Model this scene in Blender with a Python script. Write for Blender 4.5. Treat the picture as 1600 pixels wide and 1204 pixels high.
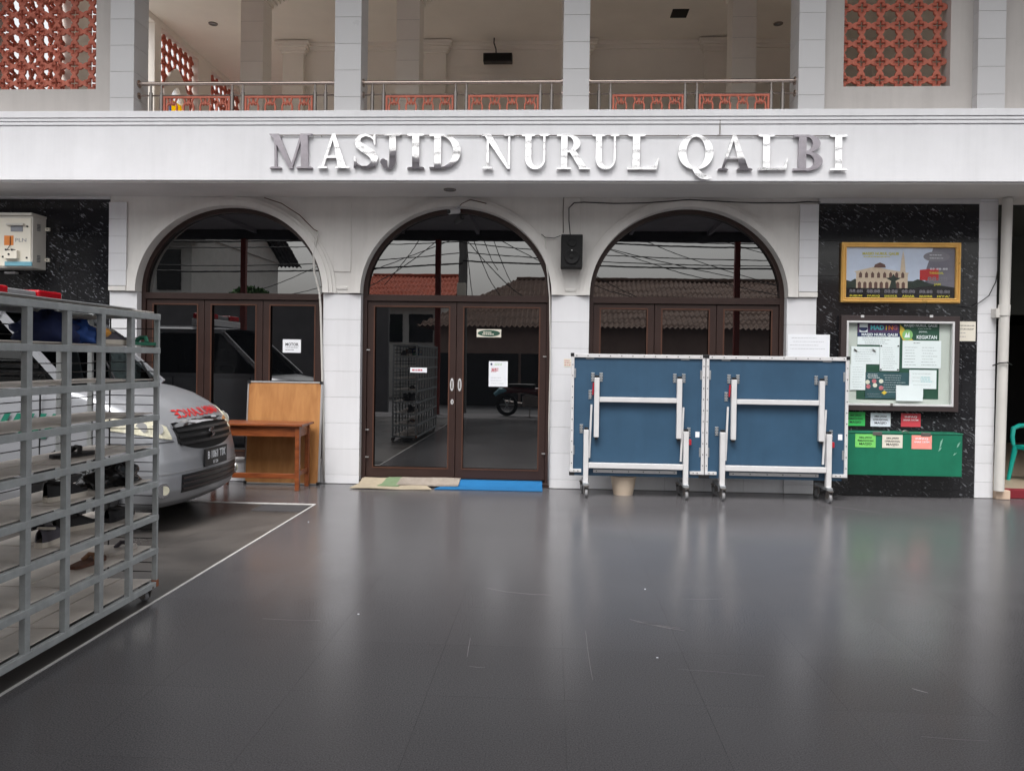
import bpy, bmesh, math, random
from mathutils import Vector, Matrix
from mathutils.geometry import tessellate_polygon
random.seed(7)
rad = math.radians
S = bpy.context.scene
for o in list(bpy.data.objects): bpy.data.objects.remove(o)

# ------------------------------------------------------------------ camera
F, YAW, PITCH, ROLL, PPY = 1203.0, 3.0, 0.5, 0.8, 572.5
CAM = Vector((0, -8.8, 1.463))
_y, _p, _r = rad(YAW), rad(PITCH), rad(ROLL)
CF = Vector((-math.sin(_y)*math.cos(_p), math.cos(_y)*math.cos(_p), -math.sin(_p)))
_rt = Vector((math.cos(_y), math.sin(_y), 0)); _up = _rt.cross(CF)
CR = _rt*math.cos(_r) + _up*math.sin(_r); CU = -_rt*math.sin(_r) + _up*math.cos(_r)
def W(px, py, Y=0.0):          # photo pixel -> (x, z) on the plane y = Y
    d = CF*F + CR*(px-800) + CU*(PPY-py); t = (Y-CAM.y)/d.y; q = CAM + d*t
    return q.x, q.z
cd = bpy.data.cameras.new('camera'); cam = bpy.data.objects.new('camera', cd)
S.collection.objects.link(cam); S.camera = cam
cd.sensor_fit = 'HORIZONTAL'; cd.sensor_width = 36.0; cd.lens = F/1600*36.0
cd.shift_y = -(602-PPY)/1600; cd.clip_end = 2000
cam.matrix_world = Matrix(((CR.x, CU.x, -CF.x, CAM.x), (CR.y, CU.y, -CF.y, CAM.y), (CR.z, CU.z, -CF.z, CAM.z), (0, 0, 0, 1)))

# ------------------------------------------------------------------ light
SUN_EL, SUN_AZ = 62.0, 195.0      # azimuth clockwise from +Y: behind the camera
w = bpy.data.worlds.new('World'); S.world = w; w.use_nodes = True
nt = w.node_tree; bg = nt.nodes['Background']
sky = nt.nodes.new('ShaderNodeTexSky'); sky.sky_type = 'NISHITA'; sky.sun_disc = False
sky.sun_elevation = rad(SUN_EL); sky.sun_rotation = rad(SUN_AZ); sky.dust_density = 6.0; sky.air_density = 1.6
hs = nt.nodes.new('ShaderNodeHueSaturation'); hs.inputs['Saturation'].default_value = 0.12
nt.links.new(sky.outputs[0], hs.inputs['Color']); nt.links.new(hs.outputs[0], bg.inputs['Color'])
bg.inputs['Strength'].default_value = 0.15
sl = bpy.data.lights.new('sun', 'SUN'); sl.energy = 1.0; sl.angle = rad(25); sl.color = (1, .97, .94)
so = bpy.data.objects.new('sun', sl); S.collection.objects.link(so)
sd = Vector((math.sin(rad(SUN_AZ))*math.cos(rad(SUN_EL)), math.cos(rad(SUN_AZ))*math.cos(rad(SUN_EL)), math.sin(rad(SUN_EL))))
so.rotation_euler = sd.to_track_quat('Z', 'Y').to_euler()
S.view_settings.view_transform = 'Standard'; S.view_settings.look = 'None'
S.view_settings.exposure = 0.92; S.view_settings.gamma = 1.0
S.render.resolution_x = 1024; S.render.resolution_y = 770
try: S.cycles.max_bounces = 10; S.cycles.diffuse_bounces = 8; S.cycles.transparent_max_bounces = 24
except Exception: pass

# ------------------------------------------------------------------ materials
def lin(c): 
    return tuple(((v/255.0)/12.92 if v/255.0 <= .04045 else ((v/255.0+.055)/1.055)**2.4) for v in c)
MATS = {}
def M(name, rgb, rough=.5, metal=0.0, var=.12, ns=3.0, bump=0.0, bs=60.0, ior=1.5, rv=.08, rnd=0.0, coat=0.0, streak=0.0):
    """plain procedural surface: colour varied by two noises, slight roughness variation, fine relief"""
    if name in MATS: return MATS[name]
    m = bpy.data.materials.new(name); m.use_nodes = True; n = m.node_tree.nodes; l = m.node_tree.links
    b = n['Principled BSDF']; c = lin(rgb)
    g = n.new('ShaderNodeNewGeometry')
    t = n.new('ShaderNodeTexNoise'); t.inputs['Scale'].default_value = ns; t.inputs['Detail'].default_value = 6; t.inputs['Roughness'].default_value = .65
    l.new(g.outputs['Position'], t.inputs['Vector'])
    r = n.new('ShaderNodeMapRange'); r.inputs[1].default_value = .3; r.inputs[2].default_value = .7
    r.inputs[3].default_value = 1-var; r.inputs[4].default_value = 1+var*.6
    l.new(t.outputs['Fac'], r.inputs[0])
    mx = n.new('ShaderNodeVectorMath'); mx.operation = 'SCALE'; mx.inputs[0].default_value = c
    src = r.outputs[0]
    if rnd:
        oi = n.new('ShaderNodeObjectInfo'); r2 = n.new('ShaderNodeMapRange'); r2.inputs[3].default_value = 1-rnd; r2.inputs[4].default_value = 1+rnd
        l.new(oi.outputs['Random'], r2.inputs[0]); mm = n.new('ShaderNodeMath'); mm.operation = 'MULTIPLY'
        l.new(src, mm.inputs[0]); l.new(r2.outputs[0], mm.inputs[1]); src = mm.outputs[0]
    if streak:                       # rain and dust runs
        mp = n.new('ShaderNodeMapping'); mp.inputs['Scale'].default_value = (7, 7, .45); l.new(g.outputs['Position'], mp.inputs[0])
        ts = n.new('ShaderNodeTexNoise'); ts.inputs['Scale'].default_value = 1.6; ts.inputs['Detail'].default_value = 7; ts.inputs['Roughness'].default_value = .6; l.new(mp.outputs[0], ts.inputs['Vector'])
        r3 = n.new('ShaderNodeMapRange'); r3.inputs[1].default_value = .45; r3.inputs[2].default_value = .75; r3.inputs[3].default_value = 1; r3.inputs[4].default_value = 1-streak; l.new(ts.outputs['Fac'], r3.inputs[0])
        m3 = n.new('ShaderNodeMath'); m3.operation = 'MULTIPLY'; l.new(src, m3.inputs[0]); l.new(r3.outputs[0], m3.inputs[1]); src = m3.outputs[0]
    l.new(src, mx.inputs['Scale']); l.new(mx.outputs[0], b.inputs['Base Color'])
    b.inputs['Metallic'].default_value = metal; b.inputs['IOR'].default_value = ior
    rr = n.new('ShaderNodeMapRange'); rr.inputs[3].default_value = max(0, rough-rv); rr.inputs[4].default_value = min(1, rough+rv)
    l.new(t.outputs['Fac'], rr.inputs[0]); l.new(rr.outputs[0], b.inputs['Roughness'])
    if coat: b.inputs['Coat Weight'].default_value = coat; b.inputs['Coat Roughness'].default_value = .05
    if bump:
        t2 = n.new('ShaderNodeTexNoise'); t2.inputs['Scale'].default_value = bs; t2.inputs['Detail'].default_value = 4
        l.new(g.outputs['Position'], t2.inputs['Vector'])
        bp = n.new('ShaderNodeBump'); bp.inputs['Strength'].default_value = bump; bp.inputs['Distance'].default_value = .004
        l.new(t2.outputs['Fac'], bp.inputs['Height']); l.new(bp.outputs[0], b.inputs['Normal'])
    MATS[name] = m; return m

def wood(name, a, b_, scale=(1, 1, 9), rough=.45):
    m = bpy.data.materials.new(name); m.use_nodes = True; n = m.node_tree.nodes; l = m.node_tree.links; b = n['Principled BSDF']
    g = n.new('ShaderNodeNewGeometry'); mp = n.new('ShaderNodeMapping'); mp.inputs['Scale'].default_value = scale
    t = n.new('ShaderNodeTexNoise'); t.inputs['Scale'].default_value = 4; t.inputs['Detail'].default_value = 8; t.inputs['Distortion'].default_value = .6
    cr = n.new('ShaderNodeValToRGB'); cr.color_ramp.elements[0].color = (*lin(a), 1); cr.color_ramp.elements[1].color = (*lin(b_), 1)
    cr.color_ramp.elements[0].position = .3; cr.color_ramp.elements[1].position = .7
    l.new(g.outputs['Position'], mp.inputs[0]); l.new(mp.outputs[0], t.inputs['Vector']); l.new(t.outputs['Fac'], cr.inputs[0]); l.new(cr.outputs[0], b.inputs['Base Color'])
    b.inputs['Roughness'].default_value = rough
    MATS[name] = m; return m

def granite(name):
    m = bpy.data.materials.new(name); m.use_nodes = True; n = m.node_tree.nodes; l = m.node_tree.links; b = n['Principled BSDF']
    g = n.new('ShaderNodeNewGeometry'); oi = n.new('ShaderNodeObjectInfo')
    ad = n.new('ShaderNodeVectorMath'); ad.operation = 'MULTIPLY_ADD'
    l.new(oi.outputs['Random'], ad.inputs[0]); ad.inputs[1].default_value = (37, 11, 53); l.new(g.outputs['Position'], ad.inputs[2])
    fac = []
    for rot, sc, thr, scale in (((0, rad(-35), 0), (1, 1, 3.6), .605, 13), ((0, rad(-15), 0), (1, 1, 2.2), .635, 24)):
        m0 = n.new('ShaderNodeMapping'); m0.inputs['Rotation'].default_value = rot; l.new(ad.outputs[0], m0.inputs[0])
        mp = n.new('ShaderNodeMapping'); mp.inputs['Scale'].default_value = sc; l.new(m0.outputs[0], mp.inputs[0])
        t = n.new('ShaderNodeTexNoise'); t.inputs['Scale'].default_value = scale; t.inputs['Detail'].default_value = 3; t.inputs['Roughness'].default_value = .55
        l.new(mp.outputs[0], t.inputs['Vector'])
        r = n.new('ShaderNodeMapRange'); r.inputs[1].default_value = thr; r.inputs[2].default_value = thr+.07
        l.new(t.outputs['Fac'], r.inputs[0]); fac.append(r.outputs[0])
    mx0 = n.new('ShaderNodeMath'); mx0.operation = 'MAXIMUM'; l.new(fac[0], mx0.inputs[0]); l.new(fac[1], mx0.inputs[1])
    cl = n.new('ShaderNodeTexNoise'); cl.inputs['Scale'].default_value = 5.5; cl.inputs['Detail'].default_value = 3; l.new(ad.outputs[0], cl.inputs['Vector'])
    cr_ = n.new('ShaderNodeMapRange'); cr_.inputs[1].default_value = .38; cr_.inputs[2].default_value = .62; l.new(cl.outputs['Fac'], cr_.inputs[0])
    mxm = n.new('ShaderNodeMath'); mxm.operation = 'MULTIPLY'; l.new(mx0.outputs[0], mxm.inputs[0]); l.new(cr_.outputs[0], mxm.inputs[1])
    mix = n.new('ShaderNodeMix'); mix.data_type = 'RGBA'; mix.inputs[6].default_value = (.012, .012, .014, 1); mix.inputs[7].default_value = (.24, .25, .27, 1)
    l.new(mxm.outputs[0], mix.inputs[0]); l.new(mix.outputs[2], b.inputs['Base Color']); b.inputs['Roughness'].default_value = .07
    MATS[name] = m; return m

def floor_mat(name, c, dirt, rough=(.17, .34), dscale=.7, dthr=(.5, .75)):
    m = bpy.data.materials.new(name); m.use_nodes = True; n = m.node_tree.nodes; l = m.node_tree.links; b = n['Principled BSDF']
    g = n.new('ShaderNodeNewGeometry'); oi = n.new('ShaderNodeObjectInfo')
    sp = n.new('ShaderNodeTexNoise'); sp.inputs['Scale'].default_value = 170; sp.inputs['Detail'].default_value = 2; l.new(g.outputs['Position'], sp.inputs['Vector'])
    big = n.new('ShaderNodeTexNoise'); big.inputs['Scale'].default_value = dscale; big.inputs['Detail'].default_value = 7; big.inputs['Roughness'].default_value = .55; big.inputs['Distortion'].default_value = .5
    l.new(g.outputs['Position'], big.inputs['Vector'])
    r = n.new('ShaderNodeMapRange'); r.inputs[1].default_value = .3; r.inputs[2].default_value = .7; r.inputs[3].default_value = .62; r.inputs[4].default_value = 1.4; l.new(sp.outputs['Fac'], r.inputs[0])
    r1 = n.new('ShaderNodeMapRange'); r1.inputs[3].default_value = .97; r1.inputs[4].default_value = 1.03; b.inputs['IOR'].default_value = 1.45; l.new(oi.outputs['Random'], r1.inputs[0])
    mm = n.new('ShaderNodeMath'); mm.operation = 'MULTIPLY'; l.new(r.outputs[0], mm.inputs[0]); l.new(r1.outputs[0], mm.inputs[1])
    sc = n.new('ShaderNodeVectorMath'); sc.operation = 'SCALE'; sc.inputs[0].default_value = c; l.new(mm.outputs[0], sc.inputs['Scale'])
    d = n.new('ShaderNodeMapRange'); d.inputs[1].default_value = dthr[0]; d.inputs[2].default_value = dthr[1]; l.new(big.outputs['Fac'], d.inputs[0])
    # thin pale scuffs
    mp = n.new('ShaderNodeMapping'); mp.inputs['Rotation'].default_value = (0, 0, .5); mp.inputs['Scale'].default_value = (1.1, 7, 1); l.new(g.outputs['Position'], mp.inputs[0])
    v = n.new('ShaderNodeTexNoise'); v.inputs['Scale'].default_value = 2.2; v.inputs['Detail'].default_value = 5; l.new(mp.outputs[0], v.inputs['Vector'])
    vr = n.new('ShaderNodeMapRange'); vr.inputs[1].default_value = .7; vr.inputs[2].default_value = .8; vr.inputs[4].default_value = .12; l.new(v.outputs['Fac'], vr.inputs[0])
    mxx = n.new('ShaderNodeMath'); mxx.operation = 'MAXIMUM'; l.new(d.outputs[0], mxx.inputs[0]); l.new(vr.outputs[0], mxx.inputs[1])
    mix = n.new('ShaderNodeMix'); mix.data_type = 'RGBA'; mix.inputs[7].default_value = (*dirt, 1); l.new(mxx.outputs[0], mix.inputs[0]); l.new(sc.outputs[0], mix.inputs[6])
    l.new(mix.outputs[2], b.inputs['Base Color'])
    rr = n.new('ShaderNodeMapRange'); rr.inputs[1].default_value = .3; rr.inputs[2].default_value = .75; rr.inputs[3].default_value = rough[0]; rr.inputs[4].default_value = rough[1]
    l.new(big.outputs['Fac'], rr.inputs[0]); l.new(rr.outputs[0], b.inputs['Roughness'])
    MATS[name] = m; return m

def glass(name, tint=(1, 1, 1), keep=.9, ior=1.5):
    """clear pane: tinted see-through plus a Fresnel mirror"""
    m = bpy.data.materials.new(name); m.use_nodes = True; n = m.node_tree.nodes; l = m.node_tree.links
    n.remove(n['Principled BSDF']); out = n['Material Output']
    t = n.new('ShaderNodeBsdfTransparent'); t.inputs[0].default_value = (*[v*keep for v in tint], 1)
    gl = n.new('ShaderNodeBsdfGlossy'); gl.inputs['Roughness'].default_value = .01
    fr = n.new('ShaderNodeFresnel'); fr.inputs[0].default_value = ior; mx = n.new('ShaderNodeMixShader')
    gm = n.new('ShaderNodeNewGeometry'); sb = n.new('ShaderNodeMath'); sb.operation = 'MULTIPLY_ADD'; sb.inputs[1].default_value = -1; sb.inputs[2].default_value = 1; l.new(gm.outputs['Backfacing'], sb.inputs[0])
    mu = n.new('ShaderNodeMath'); mu.operation = 'MULTIPLY'; l.new(fr.outputs[0], mu.inputs[0]); l.new(sb.outputs[0], mu.inputs[1])
    l.new(mu.outputs[0], mx.inputs[0]); l.new(t.outputs[0], mx.inputs[1]); l.new(gl.outputs[0], mx.inputs[2]); l.new(mx.outputs[0], out.inputs[0])
    MATS[name] = m; return m

def translucent(name, c):
    m = bpy.data.materials.new(name); m.use_nodes = True; n = m.node_tree.nodes; l = m.node_tree.links
    n.remove(n['Principled BSDF']); out = n['Material Output']
    a = n.new('ShaderNodeBsdfTransparent'); a.inputs[0].default_value = (*c, 1); b = n.new('ShaderNodeBsdfTranslucent'); b.inputs[0].default_value = (*c, 1)
    mx = n.new('ShaderNodeMixShader'); mx.inputs[0].default_value = .35; l.new(a.outputs[0], mx.inputs[1]); l.new(b.outputs[0], mx.inputs[2]); l.new(mx.outputs[0], out.inputs[0])
    MATS[name] = m; return m

M('white_tile', (224, 224, 227), .16, var=.04, ns=1.5, rnd=.025, streak=.05)
M('grout', (150, 148, 146), .9)
M('plaster', (222, 219, 215), .8, var=.09, ns=1.6, bump=.2, bs=35, streak=.07)
M('fascia_white', (226, 226, 229), .6, var=.08, ns=1.1, bump=.1, bs=25, streak=.05)
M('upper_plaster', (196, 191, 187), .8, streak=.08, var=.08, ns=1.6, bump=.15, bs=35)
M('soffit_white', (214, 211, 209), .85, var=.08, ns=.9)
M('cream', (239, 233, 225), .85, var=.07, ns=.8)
M('upper_tile_shaded', (198, 197, 198), .3, var=.03, ns=1.5, rnd=.02)  # darker copy of the white tile, upper-storey shade put into its colour
granite('black_granite')
M('terracotta', (196, 112, 92), .75, var=.2, ns=6, bump=.25, bs=90)
M('brown_aluminium', (54, 37, 33), .38, var=.1, ns=5)
M('dark_glass', (9, 10, 12), .0, ior=2.65, rv=0, var=.05, bump=.07, bs=1.3)
M('steel', (186, 172, 164), .22, 1.0, var=.08, ns=9)
M('tarnished_steel', (178, 172, 178), .36, .9, var=.12, ns=20, bump=.3, bs=120)
M('mirror_steel', (226, 224, 224), .035, 1.0, var=.05, ns=14, rv=.03, bump=.05, bs=9)
M('dull_steel', (140, 134, 130), .45, .9, var=.15, ns=12)
M('brown_metal', (92, 62, 50), .4, .3)
floor_mat('floor_dark', (.092, .089, .094), (.102, .099, .104), (.18, .27), .7, (.55, .85))
floor_mat('floor_bay', (.052, .048, .046), (.1, .09, .083), (.22, .5), 1.1, (.46, .72))
M('joint', (60, 58, 60), .8)
M('line_white', (190, 188, 186), .6, var=.2, ns=8)
M('table_blue', (46, 78, 104), .5, var=.12, ns=4, streak=.08)
M('trim_white', (206, 205, 206), .45, var=.06, ns=8)
M('galv', (176, 180, 184), .4, .7, var=.15, ns=30)
M('black_plastic', (22, 22, 24), .45)
M('black_matt', (14, 14, 15), .8)
M('wheel_grey', (126, 126, 128), .6)
M('red_plastic', (176, 28, 44), .4)
M('rack_grey', (170, 174, 175), .5, var=.2, ns=11, streak=.1)
M('rack_board', (206, 198, 190), .42, var=.25, ns=3, rnd=.08)
M('wire_black', (26, 24, 26), .5)
wood('ply', (158, 106, 60), (184, 132, 80), (3.2, 1, .7), .42)
wood('teak', (104, 52, 28), (142, 78, 42), (1, 5, 5), .35)
M('alu', (200, 200, 200), .35, .7)
M('green_paint', (18, 112, 84), .42, var=.16, ns=4, streak=.1)
M('paper', (236, 238, 243), .8, var=.02)
M('paper_cream', (226, 220, 206), .8, var=.04)
M('ink', (40, 40, 46), .8); M('ink_grey', (140, 142, 148), .8)
M('gold', (232, 184, 104), .3, .45, var=.12, ns=7)
M('pvc', (206, 203, 198), .4, var=.06)
M('bucket_cream', (206, 188, 168), .5, var=.06)
M('mat_blue', (14, 100, 154), .8, var=.08, bump=.4, bs=220)
M('mat_grey', (150, 140, 130), .95, var=.25, ns=9, bump=.7, bs=150)
M('mat_beige', (164, 152, 132), .95, var=.15, ns=7, bump=.6, bs=150)
M('mat_green', (112, 132, 100), .95, var=.15, bump=.6, bs=150)
M('teal_plastic', (24, 164, 150), .35)
M('box_ivory', (204, 200, 192), .5, var=.06)
M('orange', (216, 128, 58), .6)
M('pale_blue', (112, 164, 180), .3)

# ------------------------------------------------------------------ building helpers
C = S.collection
def wm(o):
    m = o.matrix_basis.copy()
    return wm(o.parent) @ o.matrix_parent_inverse @ m if o.parent else m
def link(name, data, mat=None, parent=None, loc=None, rot=None, scale=None):
    o = bpy.data.objects.new(name, data); C.objects.link(o)
    if loc is not None: o.location = loc
    if rot is not None: o.rotation_euler = rot
    if scale is not None: o.scale = scale
    if parent is not None:
        o.parent = parent; o.matrix_parent_inverse = wm(parent).inverted()
    if mat is not None and data is not None and len(data.materials) == 0: data.materials.append(MATS[mat])
    return o
def tag(o, label=None, cat=None, group=None, kind=None):
    if label: o['label'] = label
    if cat: o['category'] = cat
    if group: o['group'] = group
    if kind: o['kind'] = kind
    return o
def thing(name, label, cat, loc=(0, 0, 0), group=None, rz=0):
    o = link(name, None, loc=loc, rot=(0, 0, rz)); o.empty_display_size = .2
    return tag(o, label, cat, group)

class G:
    def __init__(s): s.v = []; s.f = []
    def add(s, v, f):
        k = len(s.v); s.v += [tuple(p) for p in v]; s.f += [tuple(i+k for i in q) for q in f]; return s
    def box(s, x0, x1, y0, y1, z0, z1):
        return s.add([(x0,y0,z0),(x1,y0,z0),(x1,y1,z0),(x0,y1,z0),(x0,y0,z1),(x1,y0,z1),(x1,y1,z1),(x0,y1,z1)],
                     [(0,3,2,1),(4,5,6,7),(0,1,5,4),(1,2,6,5),(2,3,7,6),(3,0,4,7)])
    def bar(s, a, b, w, d, up=(0, 0, 1)):
        a = Vector(a); b = Vector(b); t = (b-a).normalized(); u = Vector(up)
        if abs(t.dot(u)) > .98: u = Vector((0, 1, 0))
        sx = t.cross(u).normalized()*w/2; sy = sx.cross(t).normalized()*d/2
        v = [p+i*sx+j*sy for p in (a, b) for i, j in ((-1,-1),(1,-1),(1,1),(-1,1))]
        return s.add(v, [(0,3,2,1),(4,5,6,7),(0,1,5,4),(1,2,6,5),(2,3,7,6),(3,0,4,7)])
    def tube(s, pts, r, n=8, cap=True):
        pts = [Vector(p) for p in pts]; k = len(pts); rs = r if isinstance(r, (list, tuple)) else [r]*k
        v = []; f = []; ref = None
        for i, p in enumerate(pts):
            t = (pts[min(i+1, k-1)]-pts[max(i-1, 0)]).normalized()
            if ref is None: ref = Vector((0, 0, 1)) if abs(t.z) < .9 else Vector((1, 0, 0))
            a = t.cross(ref).normalized(); b = a.cross(t).normalized(); ref = b
            for j in range(n):
                q = 2*math.pi*j/n; v.append(p+(a*math.cos(q)+b*math.sin(q))*rs[i])
        for i in range(k-1):
            for j in range(n):
                j2 = (j+1) % n; f.append((i*n+j, i*n+j2, (i+1)*n+j2, (i+1)*n+j))
        if cap: f.append(tuple(reversed(range(n)))); f.append(tuple(range((k-1)*n, k*n)))
        return s.add(v, f)
    def cyl(s, a, b, r, n=16, r2=None): return s.tube([a, b], [r, r if r2 is None else r2], n)
    def lathe(s, prof, c=(0, 0, 0), n=24, axis='z'):
        v = []; f = []; k = len(prof)
        for j in range(n):
            q = 2*math.pi*j/n
            for r, h in prof:
                p = (r*math.cos(q), r*math.sin(q), h)
                if axis == 'y': p = (p[0], p[2], p[1])
                if axis == 'x': p = (p[2], p[0], p[1])
                v.append((p[0]+c[0], p[1]+c[1], p[2]+c[2]))
        for j in range(n):
            for i in range(k-1): f.append((j*k+i, ((j+1) % n)*k+i, ((j+1) % n)*k+i+1, j*k+i+1))
        return s.add(v, f)
    def poly(s, outer, y0, y1, holes=(), plane='xz'):
        """polygon in the xz plane (or yz: points are (y,z) and y0,y1 run along x) extruded from y0 to y1"""
        loops = [list(outer)]+[list(h) for h in holes]
        tri = tessellate_polygon([[Vector((a, b, 0)) for a, b in lp] for lp in loops])
        flat = [p for lp in loops for p in lp]; N = len(flat)
        mk = (lambda a, b, y: (a, y, b)) if plane == 'xz' else (lambda a, b, y: (y, a, b))
        if plane == 'xy': mk = lambda a, b, y: (a, b, y)
        v = [mk(a, b, y0) for a, b in flat]+[mk(a, b, y1) for a, b in flat]; f = []
        for t in tri: f.append(tuple(t)); f.append(tuple(i+N for i in reversed(t)))
        k = 0
        for lp in loops:
            m = len(lp)
            for i in range(m): j = (i+1) % m; f.append((k+i, k+j, k+j+N, k+i+N))
            k += m
        return s.add(v, f)
    def grid(s, fn, nu, nv, closeu=False):
        v = [fn(i/nu, j/nv) for j in range(nv+1) for i in range(nu+1)]
        f = [(j*(nu+1)+i, j*(nu+1)+i+1, (j+1)*(nu+1)+i+1, (j+1)*(nu+1)+i) for j in range(nv) for i in range(nu)]
        return s.add(v, f)
    def mesh(s, name, smooth=False, bevel=0, fix=True, weld=False):
        me = bpy.data.meshes.new(name); me.from_pydata(s.v, [], s.f); me.validate()
        if fix or bevel or weld:
            bm = bmesh.new(); bm.from_mesh(me)
            if weld: bmesh.ops.remove_doubles(bm, verts=bm.verts, dist=1e-5)
            if fix: bmesh.ops.recalc_face_normals(bm, faces=bm.faces)
            if bevel:
                es = [e for e in bm.edges if len(e.link_faces) == 2 and e.calc_face_angle(0) > .6]
                bmesh.ops.bevel(bm, geom=es, offset=bevel, segments=2, profile=.5, affect='EDGES')
            bm.to_mesh(me); bm.free()
        if smooth:
            me.polygons.foreach_set('use_smooth', [True]*len(me.polygons))
            if smooth != 'all': me.set_sharp_from_angle(angle=rad(38))
        return me
    def obj(s, name, mat, parent=None, smooth=False, bevel=0, weld=False):
        return link(name, s.mesh(name, smooth, bevel, weld=weld), mat, parent)
BOXES = {}
def bx(name, x0, x1, y0, y1, z0, z1, mat, parent=None, bevel=.003):
    """a box as its own object; alike boxes share mesh data"""
    sx, sy, sz = abs(x1-x0), abs(y1-y0), abs(z1-z0)
    bevel = min(bevel, min(sx, sy, sz)*.3)
    key = (round(sx, 4), round(sy, 4), round(sz, 4), mat, round(bevel, 4))
    if key not in BOXES:
        me = G().box(-sx/2, sx/2, -sy/2, sy/2, -sz/2, sz/2).mesh(name, bevel=bevel); me.materials.append(MATS[mat]); BOXES[key] = me
    return link(name, BOXES[key], None, parent, ((x0+x1)/2, (y0+y1)/2, (z0+z1)/2))
def text(s, size, mat, loc, parent=None, name='lettering', rot=(rad(90), 0, 0), align='CENTER', width=None, ext=.0006, mirror=False, bold=0.0):
    cu = bpy.data.curves.new('t', 'FONT'); cu.body = s; cu.size = size; cu.align_x = align; cu.align_y = 'CENTER'; cu.extrude = ext; cu.offset = bold; cu.resolution_u = 2
    t = bpy.data.objects.new('t', cu); C.objects.link(t)
    dg = bpy.context.evaluated_depsgraph_get(); me = bpy.data.meshes.new_from_object(t.evaluated_get(dg)); bpy.data.objects.remove(t); bpy.data.curves.remove(cu)
    me.name = name; me.materials.clear(); me.materials.append(MATS[mat])
    xs = [v.co.x for v in me.vertices]
    sx = (width/(max(xs)-min(xs))) if width and xs else 1.0
    return link(name, me, None, parent, loc, rot, (-sx if mirror else sx, 1, 1))
def struct(o): o['kind'] = 'structure'; return o
def arc(cx, cz, rx, rz, a0, a1, n): return [(cx+rx*math.cos(rad(a0+(a1-a0)*i/n)), cz+rz*math.sin(rad(a0+(a1-a0)*i/n))) for i in range(n+1)]
# ------------------------------------------------------------------ ground
XL, YL = -2.335, -1.285              # parking bay line (along y) and its end line
fl = G().box(-14, 14, -10.0, 9, -.4, -.006).obj('floor', 'joint'); struct(fl)
struct(G().box(-220, 220, -10.0, 220, -.9, -.42).obj('ground', 'joint'))
street = G().box(-220, 220, -220, -10.0, -.9, -.32).obj('street', 'ink_grey'); struct(street)
M('asphalt', (72, 72, 74), .9, var=.2, ns=2); street.data.materials.clear(); street.data.materials.append(MATS['asphalt'])
def seen(x, y):
    d = Vector((x, y, 0))-CAM; z = d.dot(CF)
    if z < .5: return False
    u = d.dot(CR)/z*F; v = d.dot(CU)/z*F
    return abs(u) < 860 and v > -690
T = .6; tiles = []; rest = []
nx0, nx1 = -20, 20
for i in range(nx0, nx1):
    for j in range(-18, 16):
        x0 = XL+.008+i*T; y0 = YL+j*T
        if y0 < -9.9 or x0 < -13.5 or x0 > 13: continue
        if y0+T > .6 and x0 < 4.6: continue
        bay = x0+T/2 < XL and y0+T/2 < YL
        cx, cy = x0+T/2, y0+T/2
        vis = cy < .4 and any(seen(x, y) for x in (x0, x0+T) for y in (y0, y0+T)) and not (cx < -2.5 and cy < -3)
        (tiles if vis else rest).append((cx, cy, bay))
tiles.sort(key=lambda t: (t[0]-CAM.x)**2+(t[1]-CAM.y)**2)
rest += tiles[296:]; tiles = tiles[:296]
for cx, cy, bay in tiles:
    bx('floor_tile', cx-T/2+.0004, cx+T/2-.0004, cy-T/2+.0004, cy+T/2-.0004, -.012, 0, 'floor_bay' if bay else 'floor_dark', fl, 0)
for b, mt in ((False, 'floor_dark'), (True, 'floor_bay')):
    g = G()
    for cx, cy, bay in rest:
        if bay == b: g.box(cx-T/2+.0005, cx+T/2-.0005, cy-T/2+.0005, cy+T/2-.0005, -.012, 0)
    tag(g.obj('floor_tile', mt, fl), kind='stuff')
bx('bay_line', XL-.008, XL+.008, -9.9, YL+.02, .0005, .004, 'line_white', fl, 0)
bx('bay_end_line', -7.5, XL-.0085, YL-.026, YL+.026, .0005, .004, 'line_white', fl, 0)
g = G(); g.box(-2.83, -2.36, -1.66, -1.36, .0005, .0045); g.obj('drain_cover', 'joint', fl)

# scratches and chips on the tiles
M('scuff_pale', (118, 115, 117), .7, var=.3, ns=40)
def onground(px, py):
    d = CF*F+CR*(px-800)+CU*(PPY-py); t_ = -CAM.z/d.z; return CAM+d*t_
def scuff(pts, w_):
    p = [onground(*q) for q in pts]; v = []; f = []
    for i, a in enumerate(p):
        t_ = (p[min(i+1, len(p)-1)]-p[max(i-1, 0)]); t_.z = 0; t_.normalize(); n_ = Vector((-t_.y, t_.x, 0))*w_*(.25+.75*math.sin(math.pi*(i+.3)/(len(p)-.4)))
        v += [(a.x+n_.x, a.y+n_.y, .0009), (a.x-n_.x, a.y-n_.y, .0009)]
    for i in range(len(p)-1): f.append((2*i, 2*i+1, 2*i+3, 2*i+2))
    G().add(v, f).obj('scratch', 'scuff_pale', fl)
for pts, w_ in (([(915, 985), (918, 1012), (922, 1040), (926, 1062)], .0022), ([(984, 967), (1010, 974), (1040, 980), (1070, 985)], .006), ([(995, 972), (1030, 977), (1062, 981)], .003), ([(735, 996), (732, 1012), (730, 1026)], .002), ([(732, 1040), (746, 1042), (758, 1042)], .002),
               ([(760, 918), (790, 924), (830, 928), (860, 929)], .004), ([(410, 966), (450, 968), (500, 969)], .0025), ([(1062, 935), (1100, 936), (1130, 935)], .002), ([(1425, 1075), (1435, 1078), (1450, 1082)], .005), ([(1060, 1045), (1120, 1049), (1195, 1056)], .0015), ([(1290, 790), (1330, 794), (1380, 802)], .002), ([(1440, 1150), (1500, 1155), (1545, 1157)], .0015)):
    scuff(pts, w_)
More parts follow.
